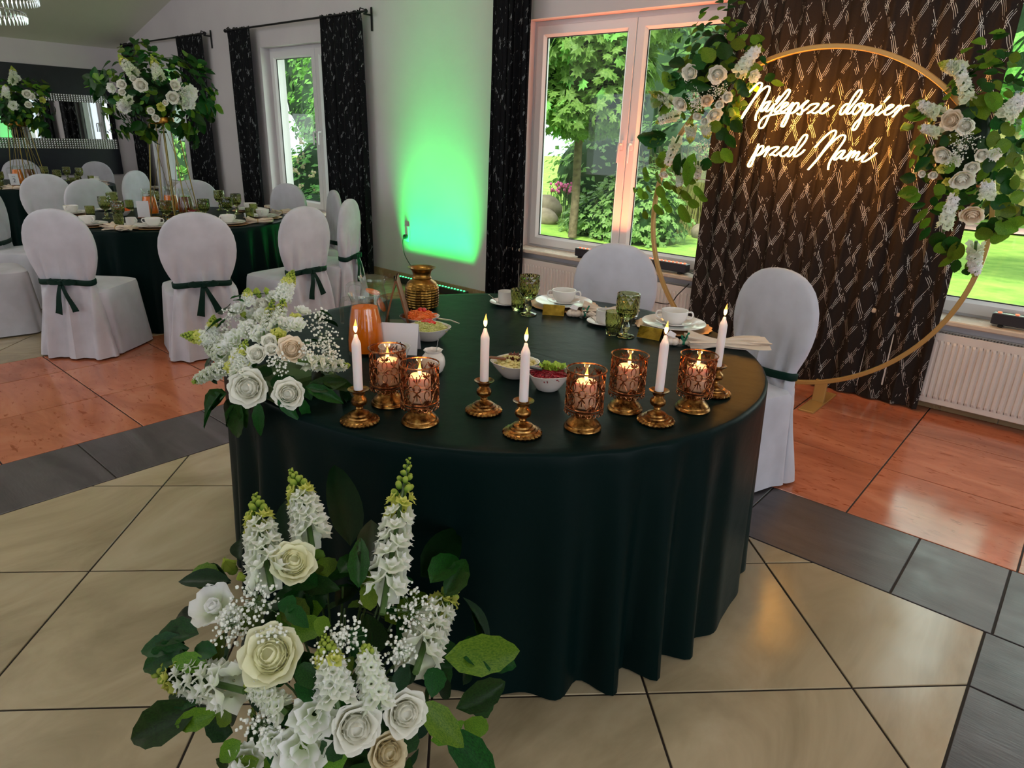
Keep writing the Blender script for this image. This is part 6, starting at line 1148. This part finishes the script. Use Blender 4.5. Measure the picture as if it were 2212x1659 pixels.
# tall stands
def stand(c, top, label, D, label2, rad):
    t = thing('flower_stand', label, 'flower stand', (c[0], c[1], ZT), .35); h = top - ZT
    q = .13; k = .07
    P = [(q * sx, q * sy, 0) for sx, sy in ((-1, -1), (1, -1), (1, 1), (-1, 1))]; Q = [(k * sx, k * sy, h) for sx, sy in ((-1, -1), (1, -1), (1, 1), (-1, 1))]
    for nm, L in (('base_frame', P), ('top_frame', Q)): MB().tube([Vector(p) + Vector((0, 0, .004 if nm[0] == 'b' else 0)) for p in L], .004, 6, closed=True).build(nm, M['dark_gold'], t)
    for i in range(4):
        MB().tube([Vector(P[i]) + Vector((0, 0, .004)), Q[i]], .0048, 6).build('leg', M['dark_gold'], t)
        MB().tube([Vector(P[i]) + Vector((0, 0, .006)), Q[(i + 1) % 4]], .0022, 5).build('brace', M['dark_gold'], t)
        MB().tube([(Vector(P[i]) + Vector(P[(i + 1) % 4])) / 2 + Vector((0, 0, .005)), (Vector(Q[i]) + Vector(Q[(i + 1) % 4])) / 2], .003, 5).build('brace', M['dark_gold'], t)
    MB().lathe([(.001, h - .004), (.085, h - .004), (.09, h + .01), (.085, h + .05), (.001, h + .06)], 20).build('bowl', M['gold'], t)
    A = thing('stand_arrangement', label2, 'flowers', (c[0], c[1], top)); A['group'] = 'tall stand flower balls'
    MB().ball((D['c'][0] - c[0], D['c'][1] - c[1], D['c'][2] - top - .05), .17, 14, 9).build('moss_base', M['leaf_dark'], A)
    arrangement(D, A, rf, False, .85, 240, rad, .8, spray=True, leafkind=('leaf', 'leaf', 'light', 'leaf'))
stand((-5.97, 2.52), 1.50, 'gold wire flower stand in the middle of the middle table', D_stand_near, 'tall ball of white roses and green leaves above the middle table', (.42, .42, .36))
stand((-9.98, 2.54), 1.42, 'gold wire flower stand on the farthest table', D_stand_far, 'tall ball of white flowers and leaves at the left edge, above the farthest table', (.44, .44, .36))
# ---------------------------------------------------------------- neon sign
N = thing('neon_sign', 'glowing neon script sign reading Najlepsze dopiero przed Nami', 'neon sign', (-1.41, 4.17, 1.5))
ox, oy, oz = N.location
for st in D_neon:
    p = smooth_path([(x - ox, 0, z - oz) for x, z in st], 4)
    MB().tube([(v.x, -.002, v.z) for v in p], .0041, 7).build('neon_tube', M['neon'], N)
    MB().tube([(v.x, .0095, v.z) for v in p], .0034, 6).build('backglow_tube', M['neon_backglow'], N)  # extra emitter hidden behind the tube, added to throw glow on the curtain
ac = [(x - ox, z - oz) for x, z in D_acrylic]
edge = smooth_path([(x, .014, z) for x, z in ac] + [(ac[0][0], .014, ac[0][1])], 3)[:-1]
MB().tube(edge, .0014, 5, closed=True).build('acrylic_edge', M['acrylic'], N)
for pts in (((-2.19, 1.30), (-2.10, 1.285), (-1.985, 1.275)), ((-.86, 1.60), (-.80, 1.63), (-.70, 1.66))):
    MB().tube(smooth_path([(x - ox, .02, z - oz) for x, z in pts]), .0028, 5).build('power_lead', M['white_cable'], N)
for x in (-1.75, -1.2): MB().tube([(x - ox, .014, 1.70 - oz), (x - ox, .03, hc[2] + sqrt(hr * hr - (x - hc[0]) ** 2) - oz)], .0009, 4).build('hanging_wire', M['acrylic'], N)
# ---------------------------------------------------------------- crystal chandelier, mostly out of frame
c = thing('chandelier', 'crystal chandelier tiers at the top left corner, by the sloped ceiling', 'chandelier', (-6.80, 1.62, 2.35))
for z, r, n in ((.0, .41, 72), (-.135, .31, 54)):
    MB().tube([(r * cos(2 * pi * i / 40), r * sin(2 * pi * i / 40), z + .045) for i in range(40)], .006, 6, closed=True).build('tier_ring', M['steel'], c)
    for i in range(n):
        a = 2 * pi * i / n; q = MB(); q.loft([[(r * cos(a) + s * .007 * cos(b), r * sin(a) + s * .007 * sin(b), z + zz) for b in (0, 1.57, 3.14, 4.71)] for s, zz in ((.15, .04), (1, .018), (.1, -.022))]); q.build('crystal', M['crystal'], c, smooth=False)
m = MB().tube([(0, 0, .04), (0, 0, zc(-6.80) - 2.37)], .008, 8)
for a in range(3): m.tube([(.41 * cos(a * 2.1), .41 * sin(a * 2.1), .045), (0, 0, .5)], .003, 5); m.tube([(.31 * cos(a * 2.1), .31 * sin(a * 2.1), -.09), (0, 0, .4)], .003, 5)
m.build('chain', M['steel'], c)
# ---------------------------------------------------------------- garden outside
GZ = -.30
n = NT('lawn_grass'); n.set(rough=.9)
n.l(n.ramp(n.noise(2.2, 5, n.pos(), .65), [(.3, lin(112, 160, 52)), (.7, lin(168, 206, 84))]), n.b.inputs['Base Color']); n.bump(n.noise(60, 3, n.pos()), .6, .03); M['lawn'] = n.m
m = MB(); gx = [-45 + i * 1.5 for i in range(54)]; gy = [5.14 + i * 1.2 for i in range(46)]
rl = random.Random(4); m.loft([[(x, y, GZ + .05 * sin(x * .7) * sin(y * .5) * min(1, (y - 5.1) / 3)) for x in gx] for y in gy], closed=False, caps=False)
o = m.build('lawn', M['lawn'], smooth=True); o['kind'] = 'structure'
def foliage_mat(name, c0, c1): return leaf_mat(name, c0, c1, .5, .35)
M['maple'] = foliage_mat('maple_leaf', lin(92, 152, 60), lin(150, 200, 98)); M['hedge'] = foliage_mat('conifer_green', lin(96, 164, 76), lin(176, 216, 130)); M['shrub'] = foliage_mat('shrub_green', lin(80, 146, 66), lin(168, 206, 122)); M['far_green'] = foliage_mat('far_green', lin(60, 110, 50), lin(120, 165, 80)); M['reed'] = foliage_mat('reed_green', lin(150, 170, 80), lin(206, 200, 132))
M['bark'] = mottled('grey_brown_bark', lin(92, 78, 58), lin(132, 116, 90), 14, .9, .6, 30); M['stone'] = mottled('pale_boulder', lin(112, 100, 80), lin(160, 146, 122), 5, .85, .5, 20); M['pink'] = simple('pink_petal', lin(220, 110, 160), .6)
def star_leaf():
    pts = [(0, 0, 0)]; k = [(-.12, .05), (-.42, .02), (-.30, .22), (-.62, .38), (-.34, .46), (-.40, .72), (-.16, .62), (0, 1.0), (.16, .62), (.40, .72), (.34, .46), (.62, .38), (.30, .22), (.42, .02), (.12, .05)]
    vs = [(0, .3, .05)] + [(x, y, -.12 * abs(x) - .1 * max(0, y - .5)) for x, y in k]
    return vs, [(0, i + 1, (i + 1) % len(k) + 1) for i in range(len(k))]
STAR = star_leaf(); SIMPLE = ([(0, 0, 0), (-.3, .45, .08), (0, 1, -.06), (.3, .45, .08), (0, .5, 0)], [(0, 4, 1), (1, 4, 2), (2, 4, 3), (3, 4, 0)])
SPRIG = ([(0, 0, 0), (-.2, .3, .05), (-.5, .55, 0), (-.12, .6, .04), (-.3, .9, 0), (0, 1, 0), (.3, .9, 0), (.12, .6, .04), (.5, .55, 0), (.2, .3, .05)], [(0, 1, 9), (1, 2, 3), (1, 3, 7, 9), (3, 4, 5), (3, 5, 7), (7, 5, 6), (9, 7, 8)])
def cloud(name, mat, blobs, n, size, shape, parent, rnd, droop=.2, keep=None, kind='stuff'):
    m = MB(); vs, fs = shape; tot = sum(b[3] * b[4] + b[4] * b[5] for b in blobs)
    for (x, y, z, rx, ry, rz) in blobs:
        for i in range(int(n * (rx * ry + ry * rz) / tot)):
            d = Vector((rnd.gauss(0, 1), rnd.gauss(0, 1), rnd.gauss(0, 1))).normalized(); q = rnd.uniform(.72, 1.06)
            p = Vector((x + d.x * rx * q, y + d.y * ry * q, z + d.z * rz * q))
            if p.z < GZ + .02 or p.y < 5.25: continue
            t = Vector((rnd.gauss(0, 1), rnd.gauss(0, 1), rnd.gauss(0, .6) - droop)); nn = d + Vector((0, 0, .8)) + Vector((rnd.gauss(0, .4), rnd.gauss(0, .4), rnd.gauss(0, .3)))
            F = frame(p, nn, t, size * rnd.uniform(.7, 1.3))
            if keep is not None and len(keep) < 220 and p.y < y - ry * .3 and rnd.random() < .25: keep.append(F); continue
            m.add([F @ Vector(v) for v in vs], fs)
    o = m.build(name, mat, parent, smooth=False, kind=kind); return o
def core(mat, blobs, parent, s=.78, name='shade_core'):
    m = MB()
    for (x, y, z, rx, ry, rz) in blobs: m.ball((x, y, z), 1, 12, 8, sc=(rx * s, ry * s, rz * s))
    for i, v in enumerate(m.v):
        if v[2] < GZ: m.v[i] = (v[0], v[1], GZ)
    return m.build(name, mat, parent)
M['dark_inside'] = simple('foliage_shade', lin(34, 66, 30), .9)  # dark colour of the solid cores stands for shade inside the foliage
rg = random.Random(33)
tr = thing('maple_tree', 'young maple tree with a slim bare trunk outside the double window', 'tree', (-7.78, 10.75, GZ))
MB().tube([(0, 0, 0), (.02, 0, .8), (.0, .01, 1.6), (.03, 0, 2.6), (0, 0, 3.6)], [.085, .078, .075, .065, .04], 12).build('trunk', M['bark'], tr)
bl = [(.05, 0, 2.35, .95, .9, .55), (-.55, -.2, 2.9, .8, .8, .6), (.65, -.1, 2.95, .85, .8, .6), (.1, -.3, 3.45, 1.1, 1.0, .7), (.9, .3, 3.9, .9, .9, .7), (-.7, .2, 3.9, .9, .9, .7), (.1, .1, 4.5, 1.0, 1.0, .7), (.3, -.5, 2.2, .5, .5, .35), (.85, -.3, 2.35, .5, .5, .4)]
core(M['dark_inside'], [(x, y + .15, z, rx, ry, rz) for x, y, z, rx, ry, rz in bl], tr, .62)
keep = []
W2B = [(x - 7.78, y + 10.75, z + GZ, rx, ry, rz) for x, y, z, rx, ry, rz in bl]
o = cloud('leaves', M['maple'], W2B, 3600, .20, STAR, None, rg, .5, keep); o.parent = tr; o.location = (7.78, -10.75, -GZ)
sm = bpy.data.meshes.new('leaf'); sm.from_pydata(STAR[0], [], STAR[1]); sm.materials.append(M['maple'])
for F in keep: inst('leaf', sm, tr, M=Matrix.Translation((7.78, -10.75, -GZ)) @ F)
def bush(label, blobs, n, size, shape, mat, cat='shrub', nm='shrub'):
    t = thing(nm, label, cat, (blobs[0][0], blobs[0][1], GZ)); off = (-blobs[0][0], -blobs[0][1], -GZ)
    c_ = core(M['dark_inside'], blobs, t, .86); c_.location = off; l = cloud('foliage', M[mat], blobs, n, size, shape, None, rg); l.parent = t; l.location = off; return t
bush('spreading juniper hedge right of the maple trunk, seen through the double window', [(-7.25, 11.6, .0, 1.0, .7, .75), (-6.75, 11.5, .15, .9, .7, .95), (-7.9, 11.7, -.15, .7, .6, .55)], 3200, .15, SPRIG, 'hedge', 'shrub', 'juniper')
bush('tall pale shrub behind the maple trunk', [(-9.2, 14.0, .7, 1.6, 1.0, 1.2), (-7.6, 14.4, .9, 1.6, 1.0, 1.3)], 2600, .17, SIMPLE, 'shrub')
bush('deep green tree crown far behind the maple', [(-9.5, 17, 2.6, 2.6, 1.6, 2.6), (-6.5, 17.5, 3.0, 2.6, 1.6, 2.8)], 2600, .28, SIMPLE, 'far_green', 'tree', 'background_tree')
bush('weeping willow crown beyond the reeds, right half of the double window', [(-4.6, 19, 4.2, 2.2, 1.5, 3.2), (-2.6, 20, 3.2, 2.2, 1.5, 3.0)], 2800, .34, SIMPLE, 'reed', 'tree', 'background_tree')
bush('shrub thicket beyond the reeds at the right', [(-4.4, 16.5, .9, 2.0, 1.0, 1.4), (-6.0, 15.5, .8, 1.4, .8, 1.2)], 2200, .2, SIMPLE, 'shrub')
bush('tree crown in the top of the right-hand window', [(-.6, 11.5, 3.0, 1.2, 1.0, 1.5), (.6, 12, 3.4, 1.4, 1.0, 1.7)], 2200, .2, SIMPLE, 'maple', 'tree', 'background_tree')
bush('long hedge at the far end of the lawn, right-hand window', [(-2.0, 24, .9, 4, 1, 1.6), (5, 24, 1.0, 4, 1, 1.8)], 2200, .3, SIMPLE, 'far_green')
bush('pale green flowering shrub close outside the middle window', [(-10.6, 7.2, .5, 1.0, .7, .95), (-9.9, 6.6, .1, .7, .5, .5), (-11.0, 8.2, 1.4, 1.3, .8, 1.3)], 3600, .13, SIMPLE, 'shrub')
bush('dark leafy shrub filling the upper middle window', [(-12.2, 9.2, 2.2, 1.6, .9, 1.5), (-14, 10.2, 2.0, 1.8, 1.0, 1.8), (-15, 11, 3.8, 2.0, 1.2, 1.6)], 3000, .16, SIMPLE, 'maple')
bush('leafy shrub outside the farthest window', [(-15.0, 6.7, .8, 1.4, .6, 1.2), (-16.8, 7.6, 1.4, 1.4, .8, 1.6), (-13.6, 6.4, .2, .8, .5, .6)], 3000, .14, SIMPLE, 'maple')
bush('background trees beyond the farthest window', [(-21, 9.5, 2.5, 2.4, 1.5, 3.0), (-24, 12, 2.6, 3, 2, 3.4), (-18, 13, 3, 3, 1.6, 3)], 2400, .26, SIMPLE, 'far_green', 'tree', 'background_tree')
# blossoms on the shrub outside the middle window
m = MB()
for i in range(26):
    p = (rg.uniform(-11.2, -9.6), rg.uniform(6.1, 6.9), rg.uniform(-.1, 1.5)); 
    for k in range(6): m.ball((p[0] + rg.uniform(-.04, .04), p[1] + rg.uniform(-.04, .04), p[2] + rg.uniform(-.04, .04)), .022, 5, 4)
tag(m.build('blossoms', M['cream']), 'cream blossoms on the shrub outside the middle window', 'blossoms', kind='stuff')
for i, (x, y, z, s, lab) in enumerate(((-9.75, 12.3, -.02, .42, 'pale boulder stacked highest beside the juniper hedge'), (-9.45, 12.0, -.2, .30, 'low pale boulder in front of the taller one'), (-6.05, 12.85, -.2, .26, 'flat grey stone in front of the reeds'))):
    m = MB().ball((0, 0, 0), 1, 14, 9); rs = random.Random(i)
    m.v = [((v[0] * (1 + .12 * sin(3 * v[1] + i) + rs.uniform(-.05, .05))) * s, v[1] * s * .8, (v[2] * (.72 + .1 * sin(4 * v[0] + 2 * i)) + rs.uniform(-.04, .04)) * s) for v in m.v]
    tag(m.build('boulder', M['stone'], None, (x, y, z), smooth=50), lab, 'boulder', 'garden boulders')
m = MB(); rr_ = random.Random(8)
for i in range(1500):
    x = rr_.uniform(-7.6, -5.0); y = rr_.uniform(12.9, 14.2); h = rr_.uniform(1.0, 1.9) ; dx, dy = rr_.uniform(-.35, .35), rr_.uniform(-.2, .2); w = rr_.uniform(.006, .012)
    m.add([(x - w, y, GZ), (x + w, y, GZ), (x + dx * .4 + w * .8, y + dy * .4, GZ + h * .6), (x + dx * .4 - w * .8, y + dy * .4, GZ + h * .6), (x + dx, y + dy, GZ + h)], [(0, 1, 2, 3), (3, 2, 4)])
tag(m.build('reeds', M['reed'], smooth=False), 'tall pale reeds beyond the lawn, right half of the double window', 'reeds', kind='stuff')
m = MB()
for i in range(60):
    x, y, z = -9.75 + rg.uniform(-.35, .35), 13.1 + rg.uniform(-.2, .2), .35 + rg.uniform(-.08, .18); m.ball((x, y, z), .035, 6, 4, mi=0); m.tube([(x, y, z), (x, y, GZ)], .006, 4, mi=1)
tag(m.build('pink_flowers', [M['pink'], M['stem']]), 'pink flowers in the bed left of the maple trunk', 'flowers', kind='stuff')
MB().add([(-4, 19.6, GZ + .062), (12, 19.6, GZ + .062), (12, 21.2, GZ + .062), (-4, 21.2, GZ + .062)], [(0, 1, 2, 3)]).build('path', simple('pink_paving', lin(206, 168, 152), .9), smooth=False)['kind'] = 'structure'
